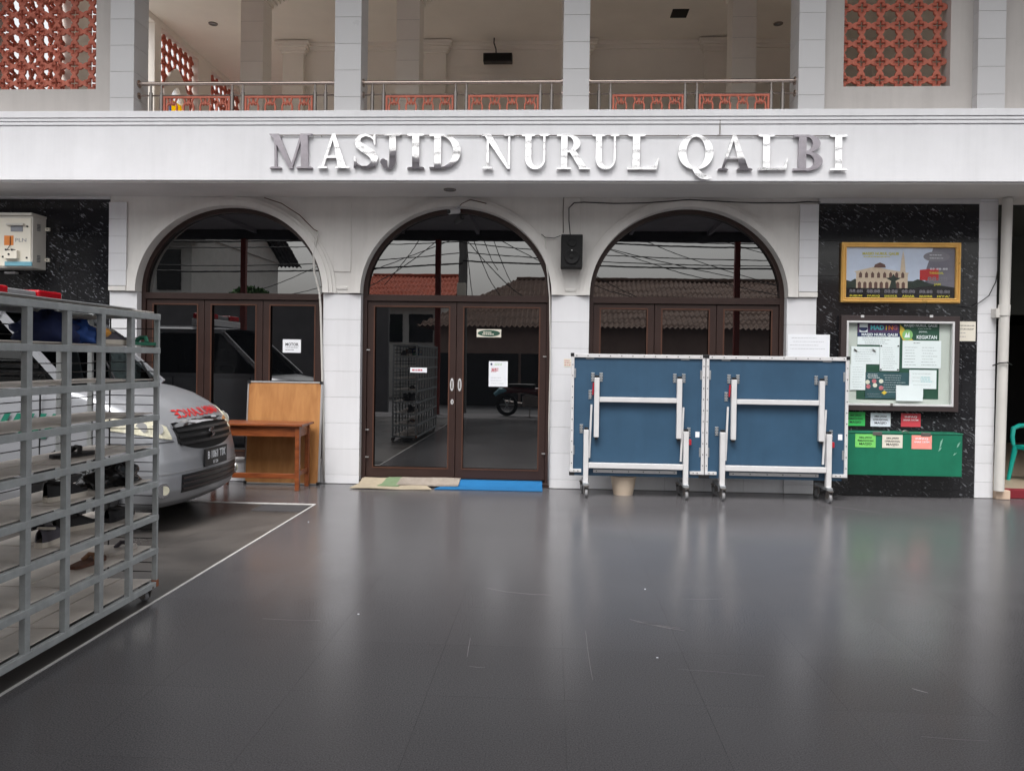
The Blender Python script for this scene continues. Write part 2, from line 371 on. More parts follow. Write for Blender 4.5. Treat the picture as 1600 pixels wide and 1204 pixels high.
for px, py in ((560, 959), (1027, 1027), (482, 815), (1008, 920)):
    q = onground(px, py); bx('paint_chip', q.x-.005, q.x+.005, q.y-.004, q.y+.004, .0005, .002, 'paper', fl, 0)

# ------------------------------------------------------------------ mosque building
mq = thing('mosque', 'white two-storey mosque front with three dark glass arches and open upper gallery', 'building')
ZS, ZT, ZF = 2.205, 3.315, 3.55      # arch spring, soffit, upper floor
ARCH = [(-3.77, 1.11), (-1.12, 1.10), (1.515, 1.105)]; RISE = 1.0
PIER = [(-5.21, -4.88), (-2.66, -2.22), (-.02, .41), (2.62, 2.945)]
# wall above the springing, one mesh with three arch-shaped notches
out = [(-5.21, ZS)]
for cx, hw in ARCH: out += [(cx-hw*math.cos(rad(a)), ZS+RISE*math.sin(rad(a))) for a in range(0, 181, 4)]
out += [(2.945, ZS), (2.945, ZT+.1), (-5.21, ZT+.1)]
G().poly(out, 0, .3).obj('wall', 'plaster', mq)
for (cx, hw), lab in zip(ARCH, ('left', 'mid', 'right')):
    g = G(); steps = [(0.0, .07, .05), (.07, .112, .032), (.112, .15, .016)]
    for r0, r1, pr in steps:
        a = [(cx-(hw+r0)*math.cos(rad(q)), ZS+.002+(RISE+r0)*math.sin(rad(q))) for q in range(0, 181, 4)]
        top = lambda r: min(RISE+r, ZT-ZS-.004)
        b = [(cx-(hw+r1)*math.cos(rad(q)), ZS+.002+top(r1)*math.sin(rad(q))) for q in range(180, -1, -4)]
        g.poly(a+b, -pr, .002)
    g.obj('arch_moulding', 'plaster', mq)
for i, (a, b) in enumerate(PIER):
    core = bx('pilaster', a+.004, b-.004, .012, .3, 0, ZS-.006, 'grout', mq, 0)
    n = 7; h = (ZS-.004)/7.35
    z = ZS-.004
    while z > .01:
        z0 = max(0.004, z-h); bx('wall_tile', a, b, 0, .2, z0+.0012, z-.0012, 'white_tile', core, .0015); z = z0
        if z <= .005: break
    if i in (1, 2):
        m = (a+b)/2; bx('pilaster_panel', m-.1, m+.1, -.012, .01, 2.45, ZT-.004, 'plaster', mq, .004)
        bx('impost_fillet', a+.155, b-.155, -.010, .004, ZS+.045, ZS+.075, 'plaster', mq, .004)
# tiled strips beside the outer arches, above the springing
for a, b in ((-5.21, -5.0), (2.74, 2.945)):
    core = bx('pilaster_strip', a+.004, b-.004, -.02, .006, ZS+.06, ZT-.075, 'grout', mq, 0)
    z = ZT-.07
    while z > ZS+.1: bx('wall_tile', a, b, -.03, -.008, max(z-.2, ZS+.064)+.0012, z-.0012, 'white_tile', core, .0015); z -= .2
    bx('impost_block', a, b, -.034, -.001, ZS+.004, ZS+.058, 'plaster', mq, .003)
# black granite cladding left and right
def cladding(x0, x1, z1, xs, zs):
    core = bx('granite_cladding', x0, x1, .014, .3, 0, z1, 'joint', mq, 0)
    for xa, xb in zip(xs[:-1], xs[1:]):
        for za, zb in zip(zs[:-1], zs[1:]): bx('granite_tile', xa+.0012, xb-.0012, .002, .1, za+.0012, zb-.0012, 'black_granite', core, .001)
cladding(-7.6, -5.212, ZT-.01, [-7.6, -7.2, -6.8, -6.4, -6.0, -5.6, -5.212], [.002, .09]+[.09+.4*k for k in range(1, 8)]+[ZT-.03])
cladding(2.947, 4.698, ZT-.05, [2.947, 3.34, 3.74, 4.14, 4.54, 4.698], [.002, .08]+[.08+.395*k for k in range(1, 8)]+[ZT-.06])
bx('crown_strip', 2.947, 4.7, -.02, .02, ZT-.055, ZT-.001, 'trim_white', mq, .003)
bx('crown_strip', -7.6, -5.21, -.02, .02, ZT-.035, ZT-.001, 'trim_white', mq, .003)
# right end pillar in white tiles
core = bx('pilaster', 4.704, 4.896, .01, .3, 0, ZT-.002, 'grout', mq, 0); z = ZT-.03
bx('wall_tile', 4.7, 4.9, -.002, .302, z+.002, ZT-.001, 'white_tile', core, .0015)
while z > .02: z0 = max(.004, z-.207); bx('wall_tile', 4.7, 4.9, -.002, .302, z0+.0012, z-.0012, 'white_tile', core, .0015); z = z0 if z0 > .005 else 0
# windows and door
GY = .15
def arched_window(cx, hw, door=False):
    x0, x1 = cx-hw, cx+hw; zb = .05 if door else .27; ft = .05
    a = [(cx-(hw+.03)*math.cos(rad(q)), ZS+(RISE+.03)*math.sin(rad(q))) for q in range(0, 181, 4)]
    b = [(cx-(hw-ft)*math.cos(rad(q)), ZS+(RISE-ft)*math.sin(rad(q))) for q in range(180, -1, -4)]
    g = G().poly(a+b, GY-.05, GY+.06)
    g.box(x0-.02, x0+ft, GY-.05, GY+.06, zb, ZS); g.box(x1-ft, x1+.02, GY-.05, GY+.06, zb, ZS)
    g.box(x0+ft, x1-ft, GY-.055, GY+.055, ZS-.075, ZS-.003)
    fr = g.obj('door_frame' if door else 'window_frame', 'brown_aluminium', mq, bevel=0)
    pts = [(cx-(hw-ft+.01)*math.cos(rad(q)), ZS-.02+(RISE-ft+.03)*math.sin(rad(q))) for q in range(0, 181, 4)]
    G().poly(pts, GY, GY+.012).obj('fanlight_pane', 'dark_glass', fr)
    n = 2 if door else 3; w_ = (x1-x0-2*ft)/n; st = .075
    for k in range(n):
        a0 = x0+ft+k*w_+.003; a1 = a0+w_-.006; zt = ZS-.08; zz = zb+(.02 if door else .0)
        br = .11 if door else .07
        g = G().poly([(a0, zz), (a1, zz), (a1, zt), (a0, zt)], GY-.03, GY+.03, [[(a0+st, zz+br), (a0+st, zt-st*.7), (a1-st, zt-st*.7), (a1-st, zz+br)]])
        g.obj('door_leaf' if door else 'sash', 'brown_aluminium', fr, bevel=.004)
        bx('pane', a0+st-.01, a1-st+.01, GY+.002, GY+.012, zz+br-.01, zt-st*.7+.01, 'dark_glass', fr, 0)
        # slim raised glazing bead
        q = .016; a2, a3, z2, z3 = a0+st-.004, a1-st+.004, zz+br-.004, zt-st*.7+.004
        G().poly([(a2, z2), (a3, z2), (a3, z3), (a2, z3)], GY-.036, GY-.026, [[(a2+q, z2+q), (a2+q, z3-q), (a3-q, z3-q), (a3-q, z2+q)]]).obj('glazing_bead', 'brown_metal', fr)
    if not door:
        c = bx('window_base', x0, x1, .03, .3, 0, .245, 'grout', mq, 0)
        for k in range(5): bx('wall_tile', x0+(x1-x0)*k/5+.001, x0+(x1-x0)*(k+1)/5-.001, .02, .1, .004, .243, 'white_tile', c, .0015)
        bx('window_sill', x0-.003, x1+.003, .0, .3, .246, .269, 'trim_white', mq, .003)
    else:
        bx('threshold', x0, x1, .02, .3, 0, .05, 'brown_aluminium', mq, .004)
        for sx in (-.045, .045):
            g = G(); g.poly(arc(cx+sx, 1.165, .022, .075, 0, 360, 16)[:-1], GY-.037, GY-.028)
            h = g.obj('handle_plate', 'trim_white', fr); bx('finger_pull', cx+sx-.009, cx+sx+.009, GY-.04, GY-.036, 1.12, 1.21, 'dull_steel', fr, .001)
        G().poly(arc(cx-.04, .965, .017, .03, 0, 360, 16)[:-1], GY-.037, GY-.028).obj('lock_plate', 'trim_white', fr)
        bx('keyhole', cx-.045, cx-.035, GY-.039, GY-.036, .95, .98, 'black_matt', fr, 0)
        for z, s_ in ((.62, -1), (1.55, -1), (.30, -1), (.38, 1), (1.5, 1)):
            xx = cx+s_*(hw-.07); bx('hinge', xx-.02, xx+.02, GY-.062, GY-.05, z, z+.012, 'alu', fr, 0)
    return fr
for i, (cx, hw) in enumerate(ARCH): arched_window(cx, hw, i == 1)
# dark core behind the front so that the rooms are closed
G().box(-7.6, 4.9, .34, 4.0, 0, 3.3).obj('inner_wall', 'black_matt', mq)

bx('added_shade_eave', -7.4, 11, -2.4, -.2, 6.35, 6.55, 'soffit_white', mq, .02); G().box(-6.6, 11, -.3, 9.2, 7.05, 7.3).obj('roof_slab', 'plaster', mq); G().box(-6.6, 11, -.36, -.2, 6.55, 7.05).obj('upper_wall', 'upper_plaster', mq)  # eave is unseen, added to shade the upper storey and fascia
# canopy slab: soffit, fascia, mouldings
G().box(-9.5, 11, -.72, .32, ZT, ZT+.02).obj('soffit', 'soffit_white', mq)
fz = bx('fascia', -9.5, 11, -.75, -.6, ZT+.018, 3.915, 'fascia_white', mq, .004)
for z0, z1, pr in ((3.918, 3.952, .012), (3.957, 3.987, .02), (3.992, 4.062, .03)):
    bx('fascia_moulding', -9.5, 11, -.75-pr, -.42, z0, z1, 'fascia_white', mq, .004)
G().box(-7.6, 8, -.59, 6.0, ZT+.022, ZF).obj('floor_slab', 'cream', mq)
# upper columns
UC = [(-4.875, -4.607), (-2.388, -2.1), (.068, .346), (2.52, 2.79), (4.334, 4.61)]
def column(x0, x1, y0, y1, z0, z1, mat, pitch=.285, tiles=True):
    c = bx('column', x0+.003, x1-.003, y0+.003, y1-.003, z0, z1, 'grout', mq, 0); z = z0+.13
    prev = z0
    while prev < z1-.01:
        bx('column_tile', x0, x1, y0, y1, prev+.0015, min(z, z1)-.0015, mat, c, .002); prev = z; z += pitch
for a, b in UC: column(a, b, -.6, -.3, ZF+.3, 6.8, 'upper_tile_shaded')
# parapet strip behind the fascia top and the front walls with lattice windows
bx('parapet', -4.6, 4.33, -.41, -.3, ZF, 4.04, 'plaster', mq, 0)
def holed_wall(x0, x1, z0, z1, hx0, hx1, hz0, hz1, y0=-.5, y1=-.32, mat='upper_plaster'):
    return G().poly([(x0, z0), (x1, z0), (x1, z1), (x0, z1)], y0, y1, [[(hx0, hz0), (hx0, hz1), (hx1, hz1), (hx1, hz0)]]).obj('upper_wall', mat, mq)
PT = .1915
LR = (3.015, 3.015+PT*5.7, 4.385); LL = (-6.30, -5.095, 4.395)
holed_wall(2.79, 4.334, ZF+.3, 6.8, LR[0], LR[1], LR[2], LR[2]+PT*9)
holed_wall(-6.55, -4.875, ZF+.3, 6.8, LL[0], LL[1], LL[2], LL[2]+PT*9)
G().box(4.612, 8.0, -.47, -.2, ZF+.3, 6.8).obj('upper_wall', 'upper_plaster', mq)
# star-and-cross lattice block
def lattice_mesh(p, depth):
    R1, R2 = .41*p, .34*p; h = p/2; o = []
    for cx, cz, a0 in ((h, h, 180), (-h, h, 270), (-h, -h, 0), (h, -h, 90)):
        q = [(cx+(R1 if k % 2 == 0 else R2)*math.cos(rad(a0+k*22.5)), cz+(R1 if k % 2 == 0 else R2)*math.sin(rad(a0+k*22.5))) for k in range(5)]
        o += q[::-1]
    a, b = .055*p, .25*p
    cr = [(a,a),(a,b),(-a,b),(-a,a),(-b,a),(-b,-a),(-a,-a),(-a,-b),(a,-b),(a,-a),(b,-a),(b,a)]
    g = G().poly(o, -depth/2, depth/2, [cr])
    a, b, t = .1*p, .295*p, .03*p                                   # raised rib round the cross
    c2 = [(a,a),(a,b),(-a,b),(-a,a),(-b,a),(-b,-a),(-a,-a),(-a,-b),(a,-b),(a,-a),(b,-a),(b,a)]
    a, b = .078*p, .273*p
    c3 = [(a,a),(a,b),(-a,b),(-a,a),(-b,a),(-b,-a),(-a,-a),(-a,-b),(a,-b),(a,-a),(b,-a),(b,a)]
    g.poly(c2, -depth/2-.007, -depth/2+.004, [c3])
    for sx, sz in ((1, 1), (-1, 1), (-1, -1), (1, -1)):                   # diagonal straps
        g.bar((sx*.07*p, -depth/2, sz*.31*p), (sx*.31*p, -depth/2, sz*.07*p), .03*p, .012, (0, 1, 0))
    me = g.mesh('lattice_block'); me.materials.append(MATS['terracotta']); return me
LB = lattice_mesh(PT, .028)
def lattice(x0, x1, z0, z1, y, skip=None, side=None):
    """blocks clipped to whole pieces; side = x of a wall that runs along y"""
    sc = bx('lattice_screen', *( (x0, x1, y-.02, y+.02, z0-.012, z0+.004) if side is None else (side-.02, side+.02, x0, x1, z0-.012, z0+.004)), 'terracotta', mq, 0)
    nx = int((x1-x0)/PT+.5); nz = int((z1-z0)/PT+.5); sx = (x1-x0)/nx/PT; sz = (z1-z0)/nz/PT
    for i in range(nx):
        for j in range(nz):
            a = x0+(i+.5)*PT*sx; b = z0+(j+.5)*PT*sz
            if skip and skip(a, b): continue
            if side is None: link('lattice_block', LB, None, sc, (a, y, b), None, (sx, 1, sz))
            else: link('lattice_block', LB, None, sc, (side, a, b), (0, 0, rad(90)), (sx, 1, sz))
lattice(LR[0]-.08, LR[1], LR[2], LR[2]+PT*9, -.41)
lattice(LL[0], LL[1], LL[2], LL[2]+PT*9, -.41)
# gallery interior
ZC, YB, XS = 6.82, 4.25, -6.45
G().box(-6.55, 9, -.6, 9, ZC, ZC+.2).obj('gallery_ceiling', 'cream', mq)
G().box(-4.7, 9, YB, YB+.2, ZF, ZC).obj('gallery_wall', 'cream', mq)
G().box(-4.7, -4.5, YB+.2, 9, ZF, ZC).obj('gallery_wall', 'cream', mq)
G().box(XS, -4.5, 8.8, 9, ZF, 4.5).obj('gallery_wall', 'cream', mq)
G().box(5.2, 5.4, 1.7, YB, ZF, ZC).obj('gallery_wall', 'cream', mq)
g = G(); g.box(-4.7, 5.2, YB-.04, YB, ZC-.12, ZC-.004); g.box(-4.7, 5.2, YB-.08, YB, ZC-.06, ZC-.002); g.obj('cornice', 'cream', mq)
for xa in (-4.66, -2.22, .22, 2.46):
    c = G().box(xa, xa+.35, YB-.1, YB, ZF, ZC-.2).obj('wall_pilaster', 'cream', mq)
    g = G()
    for k in range(4): e = .03+.03*k; g.box(xa-e, xa+.35+e, YB-.1-e, YB-.002*k-.001, ZC-.2+.045*k, ZC-.156+.045*k)
    g.obj('pilaster_cap', 'cream', c)
for xa in (-4.52, -2.27, .06, 2.42):
    column(xa, xa+.33, 2.03, 2.36, ZF, ZC-.25, 'cream', .285)
    g = G()
    for k in range(5): e = .02+.04*k; g.box(xa-e, xa+.33+e, 2.03-e, 2.36+e, ZC-.25+.05*k, ZC-.201+.05*k)
    g.obj('column_cap', 'cream', mq)
# open side wall with lattice windows and a coloured pointed window
BAYS = [(-.25, 1.0), (1.45, 3.1), (3.30, 4.60), (5.1, 6.6)]; edges = [-.32]+[v for b in BAYS for v in b]+[9.0]
zl0, zl1 = 4.30, 6.72
for a, b in zip(edges[0::2], edges[1::2]): G().box(XS-.1, XS+.1, a, b, ZF, ZC).obj('side_pier', 'cream', mq)
for a, b in BAYS:
    G().box(XS-.1, XS+.1, a, b, ZF, 3.8 if a == 1.45 else zl0).obj('side_parapet', 'cream', mq); G().box(XS-.1, XS+.1, a, b, zl1, ZC).obj('side_lintel', 'cream', mq)
def pointed(cy, hw, zb, zs, k):
    r = hw*1.7; c = r-hw
    L = [(cy+c-r*math.cos(rad(q)), zs+r*math.sin(rad(q))) for q in range(0, 91, 6) if cy+c-r*math.cos(rad(q)) < cy]
    top = (cy, zs+math.sqrt(r*r-c*c))
    return [(cy-hw, zb)]+L+[top]+[(2*cy-a, b) for a, b in L[::-1]]+[(cy+hw, zb)]
for i, (a, b) in enumerate(BAYS):
    cy = (a+b)/2
    if i in (2,):
        lattice(a, b, zl0, zl1, 0, lambda p, q: abs(p-cy) < .33 and q < 6.15, side=XS)
        o = pointed(cy, .44, zl0, 5.62, 1); n_ = pointed(cy, .25, zl0+.1, 5.6, 1)
        fr = G().poly(o, XS-.05, XS+.05, [n_], plane='yz').obj('arch_window', 'cream', mq)
        translucent('stain_white', (.95, .95, .95)); translucent('stain_yellow', (.95, .7, .02)); translucent('stain_blue', (.05, .2, .8))
        for (ya, yb, za, zb_, mt) in ((-.245, .245, 4.42, 5.3, 'stain_white'), (.003, .245, 5.303, 5.45, 'stain_yellow'), (-.245, 0, 5.303, 5.5, 'stain_white'), (-.245, -.12, 5.503, 5.75, 'stain_blue'), (-.117, .24, 5.503, 5.75, 'stain_yellow'), (-.2, .2, 5.753, 6.05, 'stain_white')):
            bx('stained_pane', XS-.006, XS+.006, cy+ya, cy+yb, za, zb_, mt, fr, 0)
    elif i != 1: lattice(a, b, zl0, zl1, 0, side=XS)
# railing
def railing(x0, x1, posts, panels):
    y = -.5
    r = G().tube([(x0, y, 4.448), (x1, y, 4.448)], .022, 12).obj('railing', 'steel', mq, smooth=True)
    for x in (x0, x1):
        s_ = 1 if x == x0 else -1
        G().cyl((x, y, 4.448), (x+s_*.012, y, 4.448), .042).obj('rail_flange', 'steel', r, smooth=True); G().cyl((x, y, 4.318), (x+s_*.012, y, 4.318), .035).obj('rail_flange', 'steel', r, smooth=True)
    G().tube([(x0, y, 4.318), (x1, y, 4.318)], .009, 8).obj('lower_rail', 'steel', r, smooth=True)
    for x in posts:
        G().cyl((x, y, ZF), (x, y, 4.43), .011, 10).cyl((x, y, ZF), (x, y, 4.35), .019, 10).obj('rail_post', 'brown_metal' if False else 'dull_steel', r, smooth=True)
    for a, b in panels:
        z0, z1 = 3.82, 4.308; n = 4; w_ = (b-a)/n
        p = G().poly([(a, z0), (b, z0), (b, z1), (a, z1)], y-.012, y+.012, [[(a+.02, z0+.02), (a+.02, z1-.02), (b-.02, z1-.02), (b-.02, z0+.02)]])
        for k in range(n):
            ax = a+k*w_; zz = z0+.2; hh = z1-zz
            pl = [(0, .0), (.22, .32), (.2, .62), (.3, .78), (.42, .66), (.5, .92), (.58, .66), (.7, .78), (.8, .62), (.78, .32), (1, 0)]
            for (u0, v0), (u1, v1) in zip(pl[:-1], pl[1:]): p.bar((ax+u0*w_, y, zz+v0*hh), (ax+u1*w_, y, zz+v1*hh), .016, .02, (0, 1, 0))
            for (u0, v0), (u1, v1) in (((.3, .78), (.2, .97)), ((.7, .78), (.8, .97)), ((0, 0), (.2, -.5)), ((1, 0), (.8, -.5)), ((.36, .95), (.64, .95))): p.bar((ax+u0*w_, y, zz+v0*hh), (ax+u1*w_, y, zz+v1*hh), .014, .019, (0, 1, 0))
        p.obj('rail_panel', 'terracotta', r)
X = lambda px, Y=-.5, py=140: W(px, py, Y)[0]
railing(-4.607, -2.388, [X(v) for v in (236, 252.5, 363, 380, 492.5, 509)], [(X(256), X(360)), (X(383), X(489))])
railing(-2.1, .068, [X(v) for v in (582, 599.5, 712, 729, 844.5, 862)], [(X(603), X(709)), (X(732), X(842))])
railing(.346, 2.52, [X(v) for v in (936, 954, 1070.5, 1089, 1205, 1223)], [(X(957), X(1068)), (X(1092), X(1202))])
# ceiling opening, downlights
G().box(1.75, 2.0, 3.05, 3.35, ZC-.004, ZC+.0).obj('ceiling_vent', 'black_matt', mq)
def downlight(x, y, z, r, lab):
    o = thing('downlight', lab, 'ceiling light', (x, y, z), 'recessed downlights')
    G().lathe([(r*.75, -.001), (r*.8, -.012), (r, -.014), (r*1.06, -.004), (r*1.06, -.001)], (x, y, z)).obj('trim_ring', 'dull_steel', o, smooth=True)
    G().lathe([(0, -.004), (r*.76, -.004)], (x, y, z)).obj('lens', 'wheel_grey', o)
sx_, _ = W(703, 288, -.42); downlight(sx_, -.42, ZT, .065, 'round downlight in the grey soffit above the glass door')
for px, py, Y, lab in ((333, 37, 1.1, 'round downlight in gallery ceiling near the lattice side wall'), (1216, 37, 1.1, 'round downlight in gallery ceiling at the right end')):
    d = CF*F+CR*(px-800)+CU*(PPY-py); t = (ZC-CAM.z)/d.z; q = CAM+d*t; downlight(q.x, q.y, ZC, .07, lab)
# annex room at the right
an = thing('annex', 'dark side room beside the end pillar with beige floor and red threshold', 'room', (6.5, .4, 0))
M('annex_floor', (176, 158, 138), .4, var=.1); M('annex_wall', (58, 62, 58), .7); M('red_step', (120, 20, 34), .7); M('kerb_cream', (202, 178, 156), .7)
G().box(4.91, 10, .12, 9, 0, .1).obj('floor', 'annex_floor', an); bx('red_threshold', 5.06, 10, .02, .118, .002, .102, 'red_step', an, .006)
bx('kerb', 4.905, 5.056, -.06, .118, .002, .1, 'kerb_cream', an, .006)
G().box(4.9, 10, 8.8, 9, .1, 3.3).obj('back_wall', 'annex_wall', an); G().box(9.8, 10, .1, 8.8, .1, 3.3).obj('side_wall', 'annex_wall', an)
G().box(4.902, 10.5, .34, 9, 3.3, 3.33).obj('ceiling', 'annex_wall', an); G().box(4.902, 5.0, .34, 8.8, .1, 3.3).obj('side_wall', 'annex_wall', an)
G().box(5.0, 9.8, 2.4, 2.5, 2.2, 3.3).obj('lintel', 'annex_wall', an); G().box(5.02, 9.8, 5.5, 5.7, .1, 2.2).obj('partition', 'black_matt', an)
# ------------------------------------------------------------------ name sign of mirror steel letters
def sline(pts, ws):
    """closed outline round a centre line of varying width"""
    L, R_ = [], []
    for i, (p, w_) in enumerate(zip(pts, ws)):
        a = pts[max(i-1, 0)]; b = pts[min(i+1, len(pts)-1)]; dx, dz = b[0]-a[0], b[1]-a[1]; n = math.hypot(dx, dz) or 1
        L.append((p[0]-dz/n*w_/2, p[1]+dx/n*w_/2)); R_.append((p[0]+dz/n*w_/2, p[1]-dx/n*w_/2))
    return L+R_[::-1]
def ring(cx, cz, ro, ri, a0, a1, ci=None, n=28):
    ci = ci or (cx, cz); return arc(cx, cz, ro[0], ro[1], a0, a1, n)+arc(ci[0], ci[1], ri[0], ri[1], a1, a0, n)
def rc(a, b, c, d): return [(a, c), (b, c), (b, d), (a, d)]
sf = .055
def serif(a, b, z, up):      # bracketed foot
    m = .05
    return [(a, z), (b, z), (b, z+up*sf*.5), (b-m*1.2, z+up*sf), (a+m*1.2, z+up*sf), (a, z+up*sf*.5)]
GL = {
 'I': [rc(.16, .38, .0, 1), serif(0, .54, 0, 1), serif(0, .54, 1, -1)],
 'M': [rc(.15, .22, 0, 1), rc(.98, 1.2, 0, 1), [(.04, 1), (.3, 1), (.73, .0), (.62, .0)], [(.64, .0), (.72, .06), (1.06, 1), (.98, 1)], serif(0, .37, 0, 1), serif(.84, 1.34, 0, 1), serif(0, .3, 1, -1), serif(.98, 1.34, 1, -1)],
 'A': [[(.42, 1.0), (.52, 1.0), (.9, 0), (.64, 0)], [(.43, 1.0), (.49, .94), (.17, 0), (.09, 0)], rc(.2, .7, .3, .36), serif(0, .3, 0, 1), serif(.55, 1.0, 0, 1)],
 'D': [rc(.14, .35, 0, 1), ring(.34, .5, (.6, .5), (.37, .44), -90, 90), rc(.0, .36, 0, .06), rc(.0, .36, .94, 1)],
 'J': [rc(.3, .51, .25, 1), serif(.12, .68, 1, -1), ring(.27, .25, (.24, .27), (.035, .22), -180, 0, (.265, .25)), arc(.105, .2, .095, .095, 0, 360, 18)[:-1]],
 'U': [rc(.13, .34, .3, 1), rc(.75, .82, .3, 1), ring(.475, .31, (.345, .32), (.205, .245), -180, 0, (.545, .31)), serif(0, .47, 1, -1), serif(.62, .95, 1, -1)],
 'R': [rc(.14, .35, 0, 1), ring(.35, .74, (.42, .26), (.2, .2), -90, 90), [(.42, .5), (.62, .54), (1.04, .0), (.78, .0)], serif(0, .48, 0, 1), rc(0, .36, .94, 1), rc(.3, .44, .48, .54), serif(.74, 1.1, 0, 1)],
 'L': [rc(.14, .35, 0, 1), serif(0, .5, 1, -1), rc(0, .8, 0, .06), [(.55, .05), (.84, .0), (.9, .32), (.86, .32), (.76, .1)]],
 'N': [rc(.14, .21, 0, 1), rc(.86, .93, .0, 1), [(.02, 1), (.28, 1), (.93, .0), (.84, .0)], serif(0, .36, 0, 1), serif(.7, 1.08, 1, -1), rc(-.02, .22, .95, 1)],
 'Q': [ring(.5, .5, (.5, .5), (.27, .44), 0, 359.9, n=48), sline([(.45, .04), (.55, -.08), (.68, -.18), (.82, -.23), (.95, -.22)], [.1, .17, .16, .1, .04])],
 'B': [rc(.14, .35, 0, 1), ring(.35, .75, (.38, .25), (.17, .19), -90, 90), ring(.35, .26, (.45, .27), (.22, .2), -90, 90), rc(0, .36, 0, .06), rc(0, .36, .94, 1), rc(.3, .4, .47, .55)],
 'S': [sline([(.58, .84), (.5, .92), (.36, .97), (.2, .92), (.13, .8), (.18, .67), (.34, .56), (.52, .44), (.61, .3), (.58, .13), (.42, .035), (.24, .05), (.12, .14), (.07, .26)], [.03, .05, .06, .1, .17, .21, .23, .23, .21, .16, .09, .06, .04, .03]), [(.6, .68), (.63, .68), (.63, .99), (.6, .99), (.55, .9)], [(.04, .01), (.075, .01), (.11, .1), (.075, .34), (.04, .34)]],
}
sign = thing('name_sign', 'row of mirror-steel serif capitals fixed across the white fascia', 'sign', (0, -.77, 3.45))
row = [('M', 421, 488), ('A', 497, 547), ('S', 553, 591), ('J', 594, 627), ('I', 636, 663), ('D', 671, 720), ('N', 753, 804), ('U', 815, 858), ('R', 870, 922), ('U', 925, 968),
       ('L', 981, 1030), ('Q', 1060, 1115), ('A', 1122, 1176), ('L', 1185, 1232), ('B', 1240, 1286), ('I', 1297, 1324)]
TILT = [4.5, -3.5, .6, 2.2, 1.2, .4, -3.2, -3.8, -1.4, -2.6, -.8, -3.0, 1.0, -2.2, 3.6, -4]
LH = .362
for (ch, p0, p1), tl in zip(row, TILT):
    x0 = W(p0, 235, -.79)[0]; x1 = W(p1, 235, -.79)[0]; zb = 3.452-.0022*(p0-420)/100
    allp = [p for q in GL[ch] for p in q]; mn = min(a for a, _ in allp); mx_ = max(a for a, _ in allp); k = (x1-x0)/(mx_-mn)
    g = G()
    for i, q in enumerate(GL[ch]):
        g.poly([((a-mn)*k-(x1-x0)/2, (b-.5)*LH) for a, b in q], -.018-.0004*i, .014-.0003*i)
    o = g.obj('letter', 'tarnished_steel' if (ch == 'M' or ch == 'B') else 'mirror_steel', None, bevel=0); o.location = ((x0+x1)/2, -.772, zb+LH/2); o.rotation_euler = (rad(tl*.55), rad(random.uniform(-.5, .5)), rad(random.uniform(-1.2, 1.2)))
    o.parent = sign; o.matrix_parent_inverse = wm(sign).inverted()
g = G(); g.tube([(W(430, 211, -.77)[0], -.768, 3.806), (W(880, 211, -.77)[0], -.768, 3.797), (W(1322, 211, -.77)[0], -.768, 3.79)], .006, 6)
for px in range(440, 1320, 62): g.cyl((W(px, 211, -.77)[0], -.775, 3.798), (W(px, 211, -.77)[0], -.748, 3.798), .006, 6)
g.obj('support_rod', 'dull_steel', sign, smooth=True)

# ------------------------------------------------------------------ printed sheets
def paper(name, label, cat, rect, Y, mat='paper', group=None, th=.0015, parent=None):
    (px0, py0, px1, py1) = rect; x0, z1 = W(px0, py0, Y); x1, z0 = W(px1, py1, Y)
    o = bx(name, x0, x1, Y-th, Y, z0, z1, mat, parent, 0)
    if parent is None: tag(o, label, cat, group)
    o['_r'] = 0; del o['_r']
    return o, x0, x1, z0, z1, Y-th-.0008
def lines(o, x0, x1, z0, z1, y, n, mat='ink_grey', h=.004, gap=.25, seed=0):
    """rows of illegible fine print as broken dashes"""
    rr = random.Random(seed); g = G(); 
    for i in range(n):
        z = z1-(i+.5)*(z1-z0)/n; x = x0+rr.uniform(0, .1)*(x1-x0); e = x1-rr.uniform(0, .35)*(x1-x0)
        while x < e:
            L = rr.uniform(.008, .03); g.box(x, min(x+L, e), y-.0004, y, z-h/2, z+h/2); x += L+rr.uniform(.004, .007)
    tag(g.obj('fine_print', mat, o), kind='stuff')
M('print_green', (38, 78, 62), .6, var=.1); M('print_purple', (86, 58, 98), .6, var=.15, ns=9); M('print_navy', (40, 48, 92), .6); M('print_teal', (52, 84, 92), .6, var=.25, ns=9)
M('print_yellow', (222, 190, 70), .6); M('print_lime', (140, 190, 120), .6, var=.2, ns=20); M('board_felt', (198, 200, 196), .9, var=.06); M('frame_brown', (58, 48, 48), .45)
M('print_cyan', (90, 190, 200), .6); M('print_orange', (220, 120, 50), .6); M('print_pink', (196, 110, 120), .6, var=.3, ns=30)
# glazed notice board
bx0, bz1 = W(1325, 500, -.09); bx1, bz0 = W(1490, 635, -.09)
nb = thing('notice_board', 'glazed notice board with dark frame on black granite above green box', 'notice board', ((bx0+bx1)/2, 0, bz0))
fw = .035
def frame(name, x0, x1, z0, z1, w_, y0, y1, mat, parent, bevel=.003):
    return G().poly([(x0, z0), (x1, z0), (x1, z1), (x0, z1)], y0, y1, [[(x0+w_, z0+w_), (x0+w_, z1-w_), (x1-w_, z1-w_), (x1-w_, z0+w_)]]).obj(name, mat, parent, bevel=bevel)
frame('outer_frame', bx0-.065, bx1+.06, bz0-.06, bz1+.055, .06, -.075, -.0, 'frame_brown', nb)
frame('inner_frame', bx0-.006, bx1+.004, bz0-.004, bz1-.004, .022, -.081, -.035, 'trim_white', nb)
bx('backing', bx0, bx1, -.02, -.003, bz0, bz1, 'board_felt', nb, 0)
